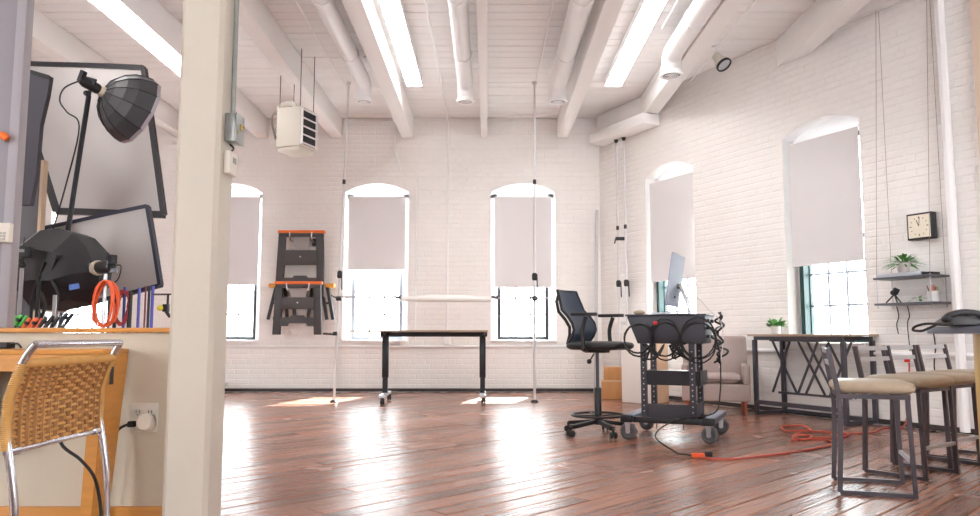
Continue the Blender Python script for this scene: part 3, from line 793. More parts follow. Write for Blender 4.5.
# black monitor-like clamp light left
x, z = XZ(23, 252, 5.2)
t = thing('clamp_light', 'small black clamp light in front of the dark board', 'lamp', (x, 5.2, z))
g = G(); g.box((0, 0, 0), (.11, .07, .08), (0, 0, .2)); obj('housing', g, black_m, t, bevel=.008)
g = G(); g.box((0, -.04, .005), (.06, .005, .02), (0, 0, .2)); obj('badge', g, mat('badge_grey', (140, 140, 140), .5), t)
g = G(); g.tube([(0, 0, -.04), (0, 0, -.09)], .01, 8); g.ball((0, 0, -.09), .025); obj('swivel', g, black_m, t, smooth=True)
g = G(); g.tube([(0, 0, .04), (.005, 0, .1)], .004, 6); obj('antenna', g, black_m, t)
g = G(); g.tube([(0, .0, -.11), (0.02, .0, -z)], .012, 8); obj('post', g, blackmetal_m, t, smooth=True)
# hanging black cables on the boom stand
random.seed(9)
for i, (px, a, lab) in enumerate(((40, 275, 'leftmost black cable draped over the stands'), (45, 262, 'black cable draped beside the boom stand'), (58, 255, 'black cable draped over the black softbox'))):
    x, z = XZ(px, a, 5.3); x2, z2 = XZ(px-6, 322, 5.3)
    pts = [(x, 5.3, z), (x-.05, 5.32, z-.15), (x+.03, 5.28, z-.3), (x2, 5.3, z2-.1), (x2, 5.3, .01)]
    pipe('draped_cable', smooth_path(pts), .011, cord_black, lab, 'cable', 'draped black cables')
# orange cable coil hung on a stand
x, z = XZ(108, 305, 5.35); g = G(); pts = []
for k in range(5*16):
    a = 2*PI*k/16; pts.append((x + (.075+.008*math.sin(k*.7))*math.cos(a) + .01*math.sin(k*.31), 5.30 + .0009*k - .03, z + .16*math.sin(a)*(1+.05*math.sin(k*.4))))
g.tube(pts, .008, 6); tag(obj('orange_cable_coil', g, cord_orange, smooth=True), 'coil of orange cable hanging beside the silver stand', 'cable')
x, z = XZ(123, 308, 6.0); g = G(); pts = []
for k in range(4*14):
    a = 2*PI*k/14; pts.append((x + (.05+.02*math.sin(k*.9))*math.cos(a), 5.96 + .001*k, z + .13*math.sin(a)*(1+.1*math.sin(k*.6))))
g.tube(pts, .006, 6); tag(obj('red_cable_coil', g, mat('red_cable', (190, 60, 60), .5), smooth=True), 'tangled coil of thin red cable right of the orange coil', 'cable')
# spring clamps along the sill
def clamp(px, py, m, label):
    y = 4.6; x, z = XZ(px, py, y); t = thing('spring_clamp', label, 'clamp', (x, y, z), 0, 'spring clamps')
    g = G(); g.bar((-.02, 0, -.03), (.02, 0, .03), .014, .02); g.bar((.005, .012, -.035), (.045, .012, .025), .014, .02); obj('handles', g, m, t, bevel=.003)
    g = G(); g.tube([(-.0, -.01, -.0), (.012, .02, 0)], .012, 8); g.bar((-.02, 0, -.03), (-.03, 0, -.07), .012, .016); g.bar((.005, .012, -.035), (-.018, .012, -.07), .012, .016); obj('jaw', g, black_m, t)
    return t
gm = mat('green_plastic', (70, 190, 70), .4)
for px, py, m, lab in ((13, 321, gm, 'green spring clamp nearest the grey panel'), (18, 320, gm, 'second green spring clamp behind the sill'), (26, 323, orange_m, 'orange spring clamp next to the green ones'), (34, 323, cord_orange, 'red-orange spring clamp behind the sill'), (43, 322, black_m, 'black spring clamp left of the boom stand foot'), (50, 321, black_m, 'black spring clamp at the boom stand foot'), (64, 318, navy_m, 'navy clamp standing alone on the white stretch behind the sill')):
    clamp(px, py, m, lab)
x, z = XZ(163, 308, 5.0)
t = thing('yellow_knob_clamp', 'black clamp with yellow knob beside the column', 'clamp', (x, 5.0, z))
g = G(); g.ball((-.01, -.02, 0), .02); obj('knob', g, mat('yellow_knob', (226, 214, 60), .4), t, smooth=True)
g = G(); g.box((.02, 0, 0), (.035, .04, .05)); g.bar((.02, 0, -.02), (.05, 0, -.06), .02, .02); obj('body', g, black_m, t, bevel=.004)
g = G(); g.tube([(-.07, 0, .09), (.2, 0, .09)], .006, 8); g.tube([(.03, 0, .02), (.03, 0, .09)], .008, 8); g.tube([(.1, 0, .09), (.1, 0, -z)], .012, 8); obj('rod', g, blackmetal_m, t, smooth=True)

# ------------------------------------------------------------------ heater hanging from the ceiling
t = thing('unit_heater', 'white unit heater with black louvres hung from the ceiling', 'heater', (-2.32, 9.0, 3.04), -.34); t.scale = (.84, .84, .96)
g = G(); g.b(-.20, .20, -.20, .20, .06, .56); g.b(-.17, .17, -.18, .18, 0, .06); obj('cabinet', g, beige_m, t, bevel=.012)
fx = .201
g = G(); g.b(fx, fx+.006, -.18, .18, .09, .53); obj('grille', g, black_m, t)
g = G()
for k in range(5): g.box((fx+.02, 0, .10+k*.105), (.04, .37, .018), (0, .5, 0))
g.b(fx, fx+.03, -.19, -.175, .08, .54); g.b(fx, fx+.03, .175, .19, .08, .54); obj('louvre', g, trim_m, t)
g = G(); g.lathe([(.09, -.03), (.10, 0), (.06, .05)], 14, (-.27, 0, .33), (-1, 0, 0)); g.tube(smooth_path([(-.2, -.1, .5), (-.32, -.1, .52), (-.36, -.08, .4), (-.3, -.06, .2)]), .016, 8); obj('motor', g, mat('grey_motor', (130, 120, 112), .5), t, smooth=True)
g = G(); g.tube(smooth_path([(-.05, .0, .56), (-.05, 0, .64), (-.2, 0, .66), (-.32, 0, .6)]), .035, 10); obj('flue', g, beige_m, t, smooth=True)
for sx in (-1, 1):
    for sy in (-1, 1):
        g = G(); g.tube([(sx*.17, sy*.17, .55), (sx*.17, sy*.17, (CEIL-3.04)/.96-.006)], .006, 6); obj('hanger_rod', g, steel_m, t)

# ------------------------------------------------------------------ spotlight near the right wall
t = thing('ceiling_spotlight', 'cream ceiling spotlight with black rim near the right wall', 'spotlight', (2.72, 8.75, CEIL-.004))
g = G(); g.lathe([(.05, -.02), (.05, 0)], 16); g.tube([(0, 0, -.02), (0, 0, -.12)], .012, 8); obj('mount', g, trim_m, t, smooth=True)
axs = Vector((.35, -.45, -.75)).normalized()
g = G(); g.lathe([(.035, -.05), (.05, -.02), (.055, .05), (.085, .10), (.09, .15)], 18, (0, 0, -.13), axs); lh = obj('lamp_housing', g, beige_m, t, smooth=True)
g = G(); g.lathe([(.094, .14), (.094, .165), (.078, .165), (.078, .14)], 18, (0, 0, -.13), axs, caps=False); obj('rim', g, black_m, lh, smooth=True)
g = G(); g.lathe([(.078, .152), (.04, .16), (.001, .163)], 18, (0, 0, -.13), axs, caps=False); obj('lens', g, silver_m, lh, smooth=True)

# ------------------------------------------------------------------ support poles with the paper roll
pole_m = mat('pole_silver', (216, 214, 216), .35, metal=.35)
def autopole(foot, top, label, clamps, group='support poles'):
    f, tp = Vector(foot), Vector(top); t = thing('support_pole', label, 'pole', foot, 0, group); d = tp-f
    g = G(); g.tube([d*.004, d*.55], .018, 12); obj('lower_tube', g, pole_m, t, smooth=True)
    g = G(); g.tube([d*.53, d*.985], .014, 12); obj('upper_tube', g, pole_m, t, smooth=True)
    g = G(); g.lathe([(.05, 0), (.05, .012), (.03, .03)], 14, d*.0, d); obj('foot_pad', g, black_m, t, smooth=True)
    g = G(); g.lathe([(.02, 0), (.032, .03), (.032, .045)], 14, d - d.normalized()*.05, d); obj('top_pad', g, pole_m if tp.z > 4 else black_m, t, smooth=True)
    for zz, big in clamps:
        p = d*(zz/d.z); g = G()
        if big:
            g.lathe([(.024, -.05), (.036, -.03), (.036, .03), (.024, .05)], 10, p, d); g.bar(p+Vector((.03, -.02, .03)), p+Vector((.035, -.02, -.2)), .014, .02)
        else: g.lathe([(.022, -.03), (.022, .03)], 10, p, d)
        obj('locking_collar', g, black_m, t, smooth=True)
    return t
autopole((-2.0, 10.0, .001), (-1.885, 10.0, CEIL-.012), 'silver support pole between sawhorses and left middle window', [(1.66, 1), (2.9, 0)])
autopole((.605, 10.0, .001), (.63, 10.0, CEIL-.012), 'silver support pole in front of the right middle window', [(1.63, 1), (2.9, 0)])
t = thing('cross_bar', 'thin silver cross bar clamped between the support poles', 'bar', (0, 9.95, 1.345))
g = G(); g.tube([(-2.02, 0, 0.02), (.78, 0, -.0)], .011, 8); obj('tube', g, alu_m, t, smooth=True)
for x in (-1.955, .615):
    g = G(); g.box((x, .02, .0), (.07, .06, .06)); g.bar((x-.02, -.01, 0), (x-.10, -.01, .04), .014, .014); obj('clamp', g, black_m, t, bevel=.006)
for x in (-1.19, .09):
    g = G(); g.box((x, 0, .012), (.09, .03, .03), (0, .3, 0)); g.tube([(x, -.02, .0), (x+.05, -.02, .04)], .01, 6); obj('end_clip', g, steel_m, t)
t = thing('paper_roll', 'narrow white paper roll lying along the cross bar', 'paper roll', (0, 9.90, 1.335))
g = G(); g.tube([(-1.12, 0, .0), (-.75, 0, .008), (-.3, 0, .003), (.04, 0, -.004)], [.026, .046, .046, .036], 14); obj('roll', g, sheet_m, t, smooth=True)
for x, z, lab in ((-2.07, .885, 'black peg low on the left support pole'), ):
    g = G(); g.bar((x-.08, 9.95, z), (x+.07, 9.95, z-.01), .03, .025); g.box((x+.075, 9.97, z), (.05, .05, .05)); tag(obj('pole_peg', g, black_m, bevel=.004), lab, 'clamp')
autopole((1.93, 11.22, .001), (1.93, 11.22, 3.795), 'left one of the two thin poles standing in the corner', [(1.62, 1), (2.45, 0)], 'corner poles')
autopole((2.02, 11.08, .001), (2.02, 11.08, 3.795), 'right one of the two thin poles standing in the corner', [(1.62, 1), (2.45, 0)], 'corner poles')
g = G(); g.box((1.96, 11.13, 2.28), (.16, .04, .05)); g.bar((1.88, 11.1, 2.28), (1.86, 11.1, 2.2), .02, .02); tag(obj('corner_clamp', g, black_m, bevel=.008), 'black clamp fixed to the two corner poles', 'clamp')
g = G(); g.bar((1.60, 11.45, .01), (1.70, 11.72, 2.8), .05, .02); tag(obj('leaning_batten', g, mat('grey_batten', (196, 196, 198), .5)), 'pale grey batten leaning in the corner', 'batten')

# ------------------------------------------------------------------ sawhorses hung on the far wall
char_m = mat('charcoal_plastic', (64, 62, 64), .5, var=.08)
def sawhorse(label, x, z0, h, wt, wb, y, tray=True):
    t = thing('sawhorse', label, 'sawhorse', (x, y, z0), 0, 'folding sawhorses hung on the wall')
    for s in (-1, 1):
        g = G(); g.prism([(s*wt/2, h-.05), (s*(wt/2-.11), h-.05), (s*(wb/2-.12), 0), (s*wb/2, 0)] if s > 0 else [(s*wb/2, 0), (s*(wb/2-.12), 0), (s*(wt/2-.11), h-.05), (s*wt/2, h-.05)], .07)
        obj('leg', g, char_m, t, bevel=.008)
    g = G(); zc = h*.16; w2 = (wb+wt)/4-.10
    g.prism([(-w2, zc), (-w2*.6, zc), (-w2*.5, zc+.04), (w2*.5, zc+.04), (w2*.6, zc), (w2, zc), (w2, zc+.13), (w2*.45, zc+.13), (w2*.35, zc+.16), (-w2*.35, zc+.16), (-w2*.45, zc+.13), (-w2, zc+.13)], .05, o=(0, .01, 0)); obj('lower_brace', g, char_m, t)
    g = G(); g.b(-w2-.005, w2+.005, .0, .06, h*.48, h*.70); pn = obj('tray_panel', g, mat('charcoal_tray', (74, 70, 70), .55), t, bevel=.008)
    g = G(); g.lathe([(.012, 0), (.012, .006)], 10, (0, -.001, h*.60), (0, -1, 0)); obj('tray_catch', g, alu_m, pn)
    g = G(); g.prism([(-.15, h*.70), (.15, h*.70), (.11, h*.70+.02), (.13, h-.09), (.08, h-.055), (-.08, h-.055), (-.13, h-.09), (-.11, h*.70+.02)], .03, o=(0, .03, 0)); obj('hinge_plate', g, mat('grey_hinge', (158, 152, 150), .5), t)
    g = G(); g.b(-wt/2, wt/2, -.005, .09, h-.10, h-.045); obj('top_beam', g, char_m, t, bevel=.006)
    g = G(); g.b(-wt/2-.012, wt/2+.02, -.012, .10, h-.044, h); obj('top_rail', g, orange_m, t, bevel=.008)
    for s in (-1, 1):
        g = G(); g.tube(smooth_path([(s*.17, -.012, h-.03), (s*.165, -.014, h-.09), (s*.15, -.006, h-.14)]), .009, 6); obj('cord_loop', g, trim_m, t, smooth=True)
    return t
sawhorse('upper charcoal sawhorse with orange top hung on the far wall', -2.86, 1.44, 1.02, .68, .76, 11.52)
sawhorse('lower charcoal sawhorse with orange top, hung below the other', -2.86, .87, .80, .68, .74, 11.42)
t = thing('trestle', 'wide trestle with amber rail and splayed black legs behind the lower sawhorse', 'sawhorse', (-2.86, 11.64, 1.15))
g = G(); g.b(-.50, .50, -.03, .12, .44, .50); obj('rail', g, yellow_m, t, bevel=.006)
for s in (-1, 1):
    for k, (xt, xb) in enumerate(((.40, .50), (.31, .40))):
        g = G(); g.bar((s*xt, .03, .44), (s*xb, .0, -.05), .045, .05); obj('leg', g, char_m, t)
    for k, (xt, xb) in enumerate(((.16, .10), (.26, .22))):
        g = G(); g.bar((s*xt, .05, .44), (s*xb, .05, -.04), .045, .05); obj('leg', g, char_m, t)
    g = G(); g.bar((s*.36, .03, .2), (s*.45, .02, .2), .03, .03); obj('rung', g, char_m, t)
for x, lab in ((-3.0, 'left steel wall hook behind the hung sawhorses'), (-2.7, 'right steel wall hook behind the hung sawhorses')):
    g = G(); g.tube([(x, 11.79, 2.30), (x, 11.46, 2.30), (x, 11.46, 2.35)], .012, 8); g.b(x-.04, x+.04, 11.775, 11.784, 2.24, 2.36)
    tag(obj('wall_hook', g, steel_m, smooth=True), lab, 'hook', 'sawhorse hooks')

# ------------------------------------------------------------------ rolling table
t = thing('rolling_table', 'tall table with pale top and black legs on casters', 'table', (-.70, 9.95, 0))
g = G(); g.b(-1.04, .70, -.36, .36, .905, .928); obj('tabletop', g, tabletop_m, t, bevel=.003)
g = G(); g.b(-.70, .69, -.04, .04, .845, .904); g.b(-.66, -.60, -.28, .28, .86, .904); g.b(.60, .66, -.28, .28, .86, .904); obj('frame', g, blackmetal_m, t, bevel=.005)
for x in (-.63, .63):
    g = G(); g.b(x-.04, x+.04, -.04, .04, .32, .845); lg = obj('leg', g, blackmetal_m, t, bevel=.005)
    g = G(); g.b(x-.032, x+.032, -.03, .03, .12, .32); obj('inner_column', g, black_m, lg)
    g = G(); g.b(x-.035, x+.035, -.36, .36, .085, .125); ft = obj('foot', g, silver_m, t, bevel=.008)
    for y in (-.33, .33):
        g = G(); g.lathe([(.034, -.012), (.038, -.008), (.038, .008), (.034, .012)], 14, (x-.0, y, .039), (1, 0, 0)); g.lathe([(.034, -.01), (.036, 0), (.034, .01)], 14, (x+.028, y, .039), (1, 0, 0)); g.b(x-.012, x+.03, y-.012, y+.012, .04, .086); obj('caster', g, black_m, ft, smooth=True)
# small caster of a dolly peeping out by the column
t = thing('dolly', 'small dolly on a black caster at the foot of the far wall beside the column', 'dolly', (-4.05, 11.3, 0))
g = G(); g.lathe([(.05, -.02), (.06, -.01), (.06, .01), (.05, .02)], 16, (.12, -.15, .061), (.3, -1, 0)); g.b(.10, .16, -.16, -.10, .08, .15); obj('caster', g, black_m, t, smooth=True)
g = G(); g.lathe([(.05, -.02), (.06, -.01), (.06, .01), (.05, .02)], 16, (-.3, -.15, .061), (.3, -1, 0)); g.b(-.33, -.27, -.16, -.10, .08, .15); obj('caster', g, black_m, t, smooth=True)
g = G(); g.b(-.36, .16, -.2, .2, .13, .16); obj('deck', g, alu_m, t, bevel=.005)

# ------------------------------------------------------------------ corner: crate and white plinth
t = thing('plywood_crate', 'plywood crate standing in the corner behind the drafting chair', 'crate', (1.72, 10.55, 0), -.15)
g = G(); g.b(-.16, .20, -.15, .15, .003, .235); obj('lower_box', g, crate_m, t, bevel=.004)
g = G(); g.b(-.13, .20, -.14, .14, .258, .43); obj('upper_box', g, crate_m, t, bevel=.004)
g = G(); g.b(-.16, .20, -.155, .155, .236, .257); obj('batten', g, mat('pale_wood', (222, 190, 150), .6), t)
t = thing('white_plinth', 'white plinth box standing between crate and cart', 'plinth', (1.73, 9.95, 0), -.72)
g = G(); g.b(0, .42, 0, .45, .003, 1.0); obj('body', g, mat('plinth_white', (240, 236, 232), .5), t, bevel=.004)
g = G(); g.b(.421, .43, 0, .45, .003, 1.0); obj('edge', g, mat('tan_edge', (205, 178, 150), .6), t)

# ------------------------------------------------------------------ drafting chair
t = thing('drafting_chair', 'black mesh drafting chair with foot ring beside the cart', 'chair', (.97, 6.80, 0), math.radians(-34))
for k in range(5):
    a = 2*PI*k/5 + .55; c_, s_ = math.cos(a), math.sin(a)
    g = G(); g.bar((c_*.03, s_*.03, .115), (c_*.30, s_*.30, .085), .05, .035); lg = obj('base_arm', g, black_m, t, bevel=.01)
    g = G(); px_, py_ = c_*.31, s_*.31
    for off in (-.02, .02): g.lathe([(.022, -.01), (.03, -.006), (.03, .006), (.022, .01)], 14, (px_ - s_*off, py_ + c_*off, .031), (-s_, c_, 0))
    g.tube([(px_, py_, .03), (px_, py_, .09)], .012, 8); obj('caster', g, black_m, lg, smooth=True)
g = G(); g.lathe([(.045, .09), (.045, .14), (.032, .15), (.032, .40), (.026, .41)], 16); obj('column_sleeve', g, black_m, t, smooth=True)
g = G(); g.tube([(0, 0, .40), (0, 0, .73)], .015, 12); obj('gas_lift', g, steel_m, t, smooth=True)
g = G(); g.tube([(.23*math.cos(2*PI*k/32), .23*math.sin(2*PI*k/32), .17) for k in range(32)], .011, 8, closed=True); fr = obj('foot_ring', g, black_m, t, smooth=True)
g = G()
for k in range(4):
    a = PI/4 + PI*k/2; g.tube([(0, 0, .165), (.23*math.cos(a), .23*math.sin(a), .17)], .008, 6)
obj('ring_spoke', g, black_m, fr, smooth=True)
g = G(); g.b(-.09, .09, -.07, .07, .715, .74); g.bar((0, -.06, .71), (-.03, -.10, .64), .012, .012); g.ball((-.03, -.10, .64), .022); obj('mechanism', g, black_m, t, bevel=.004)
g = G(); n = 20
top = [(.25*math.cos(2*PI*k/n) * (1 if abs(math.cos(2*PI*k/n)) < .9 else .98), .235*math.sin(2*PI*k/n)) for k in range(n)]
def rrect(hx, hy, r, n=5):
    out = []
    for cx, cy, a0 in ((hx-r, hy-r, 0), (-hx+r, hy-r, PI/2), (-hx+r, -hy+r, PI), (hx-r, -hy+r, 1.5*PI)):
        for k in range(n+1): a = a0 + PI/2*k/n; out.append((cx + r*math.cos(a), cy + r*math.sin(a)))
    return out
def cushion(g, hx, hy, r, z0, z1, dome=.012, c=(0, 0)):
    layers = [(.86, z0), (.97, z0+(z1-z0)*.25), (1.0, z0+(z1-z0)*.6), (.96, z1-(z1-z0)*.08), (.8, z1+dome*.5), (.4, z1+dome), (.02, z1+dome)]
    base = rrect(hx, hy, r); n = len(base); vs = []
    for s_, z in layers: vs += [(c[0]+x*s_, c[1]+y*s_, z) for x, y in base]
    fs = [tuple(range(n))[::-1]]
    for i in range(len(layers)-1):
        for k in range(n): fs.append((i*n+k, i*n+(k+1) % n, (i+1)*n+(k+1) % n, (i+1)*n+k))
    fs.append(tuple((len(layers)-1)*n+k for k in range(n)))
    return g.add(vs, fs)
g = G(); cushion(g, .255, .24, .10, .742, .805, .012, (.03, 0)); obj('seat', g, black_m, t, smooth=True, ang=60)
# curved mesh back: leans backwards, bows forward at the lumbar
def backpt(s, u):  # s 0..1 height, u -1..1 width
    z = .80 + .47*s; wd = .20 + .03*math.sin(PI*min(1, s*1.1)) - .02*s
    x = -.22 + .07*math.sin(PI*min(1, s*1.6)) - .16*max(0, s-.25)**1.1 + .045*u*u
    return Vector((x, u*wd, z))
g = G(); vs = []; nu, ns = 10, 12
for off in (0, -.012):
    for i in range(ns+1):
        for j in range(nu+1): p = backpt(i/ns, -1+2*j/nu); vs.append((p.x+off, p.y, p.z))
N = (ns+1)*(nu+1); fs = []
for i in range(ns):
    for j in range(nu):
        a = i*(nu+1)+j; fs += [(a, a+1, a+nu+2, a+nu+1), (N+a, N+a+nu+1, N+a+nu+2, N+a+1)]
g.add(vs, fs); obj('back_mesh', g, mesh_m, t, smooth=True, ang=60)
g = G(); loop = [backpt(0, -1+2*j/8) for j in range(9)] + [backpt(i/8, 1) for i in range(1, 9)] + [backpt(1, 1-2*j/8) for j in range(1, 9)] + [backpt(1-i/8, -1) for i in range(1, 8)]
g.tube([p+Vector((-.006, 0, 0)) for p in loop], .013, 8, closed=True); obj('back_frame', g, black_m, t, smooth=True)
g = G()
for u in (-.35, .35):
    pts = [backpt(s, u)+Vector((-.05-.04*math.sin(PI*s), 0, 0)) for s in (0, .15, .3, .45, .6, .8)] + [backpt(.98, u)+Vector((-.012, 0, 0))]
    g.tube([Vector((-.10, u*.12, .735))] + pts, .014, 8)
obj('back_spine', g, black_m, t, smooth=True)
for s in (-1, 1):
    g = G(); y = s*.275
    g.tube(smooth_path([(.0, s*.2, .745), (.0, y, .75), (.0, y, .80), (-.005, y, .92), (.03, y, 1.03)]), .019, 8); am = obj('arm_post', g, black_m, t, smooth=True)
    g = G(); g.prism([(x, yy) for x, yy in rrect(.125, .04, .035)], .028, o=(.01, y, 1.035), ex=(1,0,0), ey=(0,1,0), en=(0,0,1)); obj('arm_pad', g, black_m, am, bevel=.006)

# ------------------------------------------------------------------ equipment cart with computer
CR = math.radians(-24)
cart = thing('equipment_cart', 'dark steel equipment cart with shelves, coiled cables and grey casters', 'cart', (1.60, 6.62, 0), CR)
ch = mat('cart_paint', (66, 66, 74), .4, metal=.25, var=.1)
bl = mat('blue_grey_steel', (120, 132, 156), .35, metal=.4, var=.1)
g = G(); g.prism([(-.33, 1.03), (-.24, .80), (.30, .80), (.32, 1.03)], .46, o=(0, -.30, 0)); tb = obj('top_case', g, ch, cart, bevel=.008)
g = G(); g.b(-.34, .33, -.31, .19, 1.031, 1.045); obj('top_lid', g, ch, tb, bevel=.004)
for z in (.86, .93, .99):
    obj('connector', G().lathe([(.014, 0), (.014, .012), (.006, .02)], 10, (.32, -.15, z), (1, 0, 0)), blackmetal_m, tb)
    obj('connector', G().b(.318, .345, -.25, -.20, z-.012, z+.012), blackmetal_m, tb); obj('connector', G().b(.318, .35, -.06, 0, z-.016, z+.01), blackmetal_m, tb)
for sx, x in ((-1, -.20), (1, .20)):
    for y in (-.25, .15):
        g = G(); g.b(x-.024, x+.024, y-.02, y+.02, .19, .80); ps = obj('post', g, ch, cart)
        g = G()
        for k in range(12): g.tube([(x, y-.0205, .24+k*.045), (x, y-.0212, .24+k*.045)], .006, 8)
        obj('screw_hole', g, silver_m, ps)
g = G(); g.b(-.19, .26, -.24, .16, .455, .465); g.b(-.19, .26, -.24, -.23, .465, .575); g.b(.25, .26, -.24, .16, .465, .575); g.b(-.19, -.18, -.24, .16, .465, .575); obj('middle_shelf', g, blackmetal_m, cart)
g = G(); g.b(-.19, .22, -.24, .16, .20, .21); g.b(-.19, .22, -.262, -.252, .19, .30); g.b(.21, .22, -.24, .16, .21, .30); obj('bottom_shelf', g, ch, cart)
g = G(); g.b(-.33, .33, -.30, -.24, .145, .19); g.b(-.33, .33, .14, .20, .145, .19); obj('base_frame', g, blackmetal_m, cart, bevel=.004)
for x in (-.33, .33):
    g = G(); g.b(x-.045, x+.045, -.36, .42, .155, .205); fo = obj('outrigger', g, bl, cart, bevel=.006)
    g = G(); g.b(x-.05, x+.05, -.372, -.33, .15, .21); obj('end_cap', g, black_m, fo, bevel=.005)
    for y in (-.33, .37):
        cy = y+.03; WM = Matrix.Translation((x, cy, .0705)) @ Matrix.Rotation(random.uniform(-.25, .25), 4, 'Z')
        g = G(); g.lathe([(.050, -.02), (.064, -.016), (.07, -.008), (.07, .008), (.064, .016), (.050, .02), (.046, .012), (.001, .012)], 22, (0, 0, 0), (0, -1, 0), caps=False); g.lathe([(.05, -.02), (.001, -.02)], 22, (0, 0, 0), (0, -1, 0), caps=False); g.move(WM); wh = obj('wheel', g, rubber_m, fo, smooth=True)
        g = G(); g.lathe([(.018, -.03), (.018, .03)], 12, (0, 0, 0), (0, -1, 0))
        for sy in (-.026, .026): g.prism([(-.014, -.016), (.014, -.016), (.024, .079), (-.024, .079)], .004, o=(0, sy-.002, 0))
        g.b(-.035, .035, -.035, .035, .077, .084); g.move(WM); obj('fork', g, alu_m, wh)
g = G()
for x in (-.1, .12): g.tube([(x, -.27, .145), (x, -.27, .10)], .006, 6)
obj('levelling_pin', g, steel_m, cart)
# things on the cart
def on_cart(x, y, z): return cart.matrix_basis @ Vector((x, y, z))
cart.matrix_basis  # location and rotation are already set
CM = Matrix.Translation((1.60, 6.62, 0)) @ Matrix.Rotation(CR, 4, 'Z')
def cpos(x, y, z): return CM @ Vector((x, y, z))
t = thing('document_stack', 'silver laptop and papers on the bottom shelf of the cart', 'laptop', cpos(.0, -.03, .212), CR+.05)
g = G(); g.b(-.16, .10, -.16, .12, 0, .035); obj('laptop', g, silver_m, t, bevel=.004)
g = G(); g.b(-.12, .12, -.10, .12, .036, .055); obj('papers', g, mat('paper_brown', (196, 176, 150), .7), t)
t = thing('tool_tray', 'pale plastic tray on the middle shelf of the cart', 'tray', cpos(.03, -.05, .467), CR)
g = G(); g.b(-.13, .13, -.13, .13, 0, .09); g.b(-.15, .15, -.15, .15, .09, .10); obj('tray', g, mat('tray_white', (206, 208, 214), .4), t, bevel=.004)
# coiled cables hung on the front
def coil(cx, cz, rx, rz_, turns, r, m, label, seed, yy=-.335):
    random.seed(seed); g = G(); pts = []; n = 20
    for k in range(turns*n+1):
        a = 2*PI*k/n; j = 1 + .05*math.sin(k*.37+seed)
        pts.append(Vector((cx + rx*j*math.cos(a), yy - .010*((k*7) % 5)/5 - .012*math.sin(k*.21), cz + rz_*j*math.sin(a) - .02*math.sin(k*.11))))
    g.tube(pts, r, 6); o = tag(obj('cable_coil', g, m, smooth=True), label, 'cable', 'cables hung on the cart'); o.location = (1.60, 6.62, 0); o.rotation_euler = (0, 0, CR)
    return o
coil(-.225, .845, .12, .13, 2, .008, cord_black, 'left thick black cable loop hanging off the cart', 1)
coil(.0, .84, .12, .15, 3, .006, cord_black, 'middle coil of black cable with a red tie on the cart front', 2)
coil(.27, .83, .14, .16, 3, .006, cord_black, 'right coil of black cable hanging at the cart corner', 3)
g = G(); g.b(-.09, -.06, -.37, -.325, .955, .985); o = tag(obj('red_cable_tie', g, mat('red_tie', (220, 50, 50), .5), bevel=.005), 'red tie around the middle cable coil', 'tie'); o.location = (1.60, 6.62, 0); o.rotation_euler = (0, 0, CR)
random.seed(11)
for k, lab in enumerate(('tangle of thin leads under the cart top, left one', 'tangle of thin leads under the cart top, right one')):
    g = G(); pts = [(-.12+.22*k+random.uniform(-.08, .10), -.31+random.uniform(-.02, .03), .75+random.uniform(-.09, .07)) for _ in range(16)]
    g.tube(smooth_path(pts, 5), .008, 6); o = tag(obj('lead_tangle', g, [blackmetal_m, cord_black][k], smooth=True), lab, 'cable', 'loose leads on the cart'); o.location = (1.60, 6.62, 0); o.rotation_euler = (0, 0, CR)
for k, (x, lab) in enumerate(((.36, 'bundle of black leads down the right side of the cart top'), (.40, 'second bundle of black leads at the right side of the cart top'))):
    random.seed(20+k); g = G(); pts = [(x+random.uniform(-.02, .05), -.2+.3*random.random(), 1.06-.035*i) for i in range(13)]
    g.tube(smooth_path(pts, 5), .009, 6); o = tag(obj('lead_bundle', g, cord_black, smooth=True), lab, 'cable', 'loose leads on the cart'); o.location = (1.60, 6.62, 0); o.rotation_euler = (0, 0, CR)
# hanging power lead with its plug on the floor
t = thing('power_lead', 'black power lead falling from the cart to the floor plug', 'cable', (1.45, 5.55, 0))
p = cpos(.38, -.2, .9)
pts = [p, p+Vector((.03, -.02, -.2)), p+Vector((.02, -.03, -.5)), cpos(.37, -.35, .25), cpos(.10, -.50, .20), cpos(-.02, -.72, .10), (1.38, 5.72, .015), (1.40, 5.64, .012), (1.47, 5.575, .012)]
g = G(); g.tube([Vector(q)-t.location for q in smooth_path(pts)], .006, 6); obj('cable', g, cord_black, t, smooth=True)
g = G(); g.bar((.03, .02, .02), (.12, .035, .02), .04, .03); g.bar((.10, .06, .02), (.17, .05, .02), .045, .035); obj('plug', g, cord_black, t, bevel=.006)

# computer monitor on the cart, screen turned to the chair, seen from behind
t = thing('desktop_computer', 'silver all-in-one computer on the cart, seen from behind', 'computer', cpos(.05, -.06, 1.046), math.radians(155))
# local +x = towards the screen side; panel plane is local y, leaning back
g = G(); prof = rrect(.27, .225, .02); Mx = Matrix.Translation((.0, 0, .292)) @ Matrix.Rotation(math.radians(-9), 4, 'Y')
g.prism(prof, .012, o=(0, 0, 0), ex=(0,1,0), ey=(0,0,1), en=(1,0,0)); g.move(Mx); obj('panel', g, mat('monitor_silver', (172, 184, 202), .5, spec=.3), t, bevel=.003)
g = G(); g.lathe([(.22, 0), (.15, .022), (.05, .03), (.001, .031)], 24, (0, 0, 0), (-1, 0, 0), caps=False)
g.v = [(x, y*1.15, z*.85) for x, y, z in g.v]; g.move(Mx); obj('rear_shell', g, mat('monitor_silver', (172, 184, 202), .5), t, smooth=True)
g = G(); g.prism(rrect(.25, .20, .01), .001, o=(.0125, 0, .01), ex=(0,1,0), ey=(0,0,1), en=(1,0,0)); g.move(Mx); obj('screen', g, mat('screen_glass', (20, 22, 28), .1), t)
g = G(); g.box((-.034, 0, -.05), (.01, .05, .035)); g.box((-.018, .0, -.14), (.012, .10, .018)); g.move(Mx); obj('port_cutout', g, black_m, t)
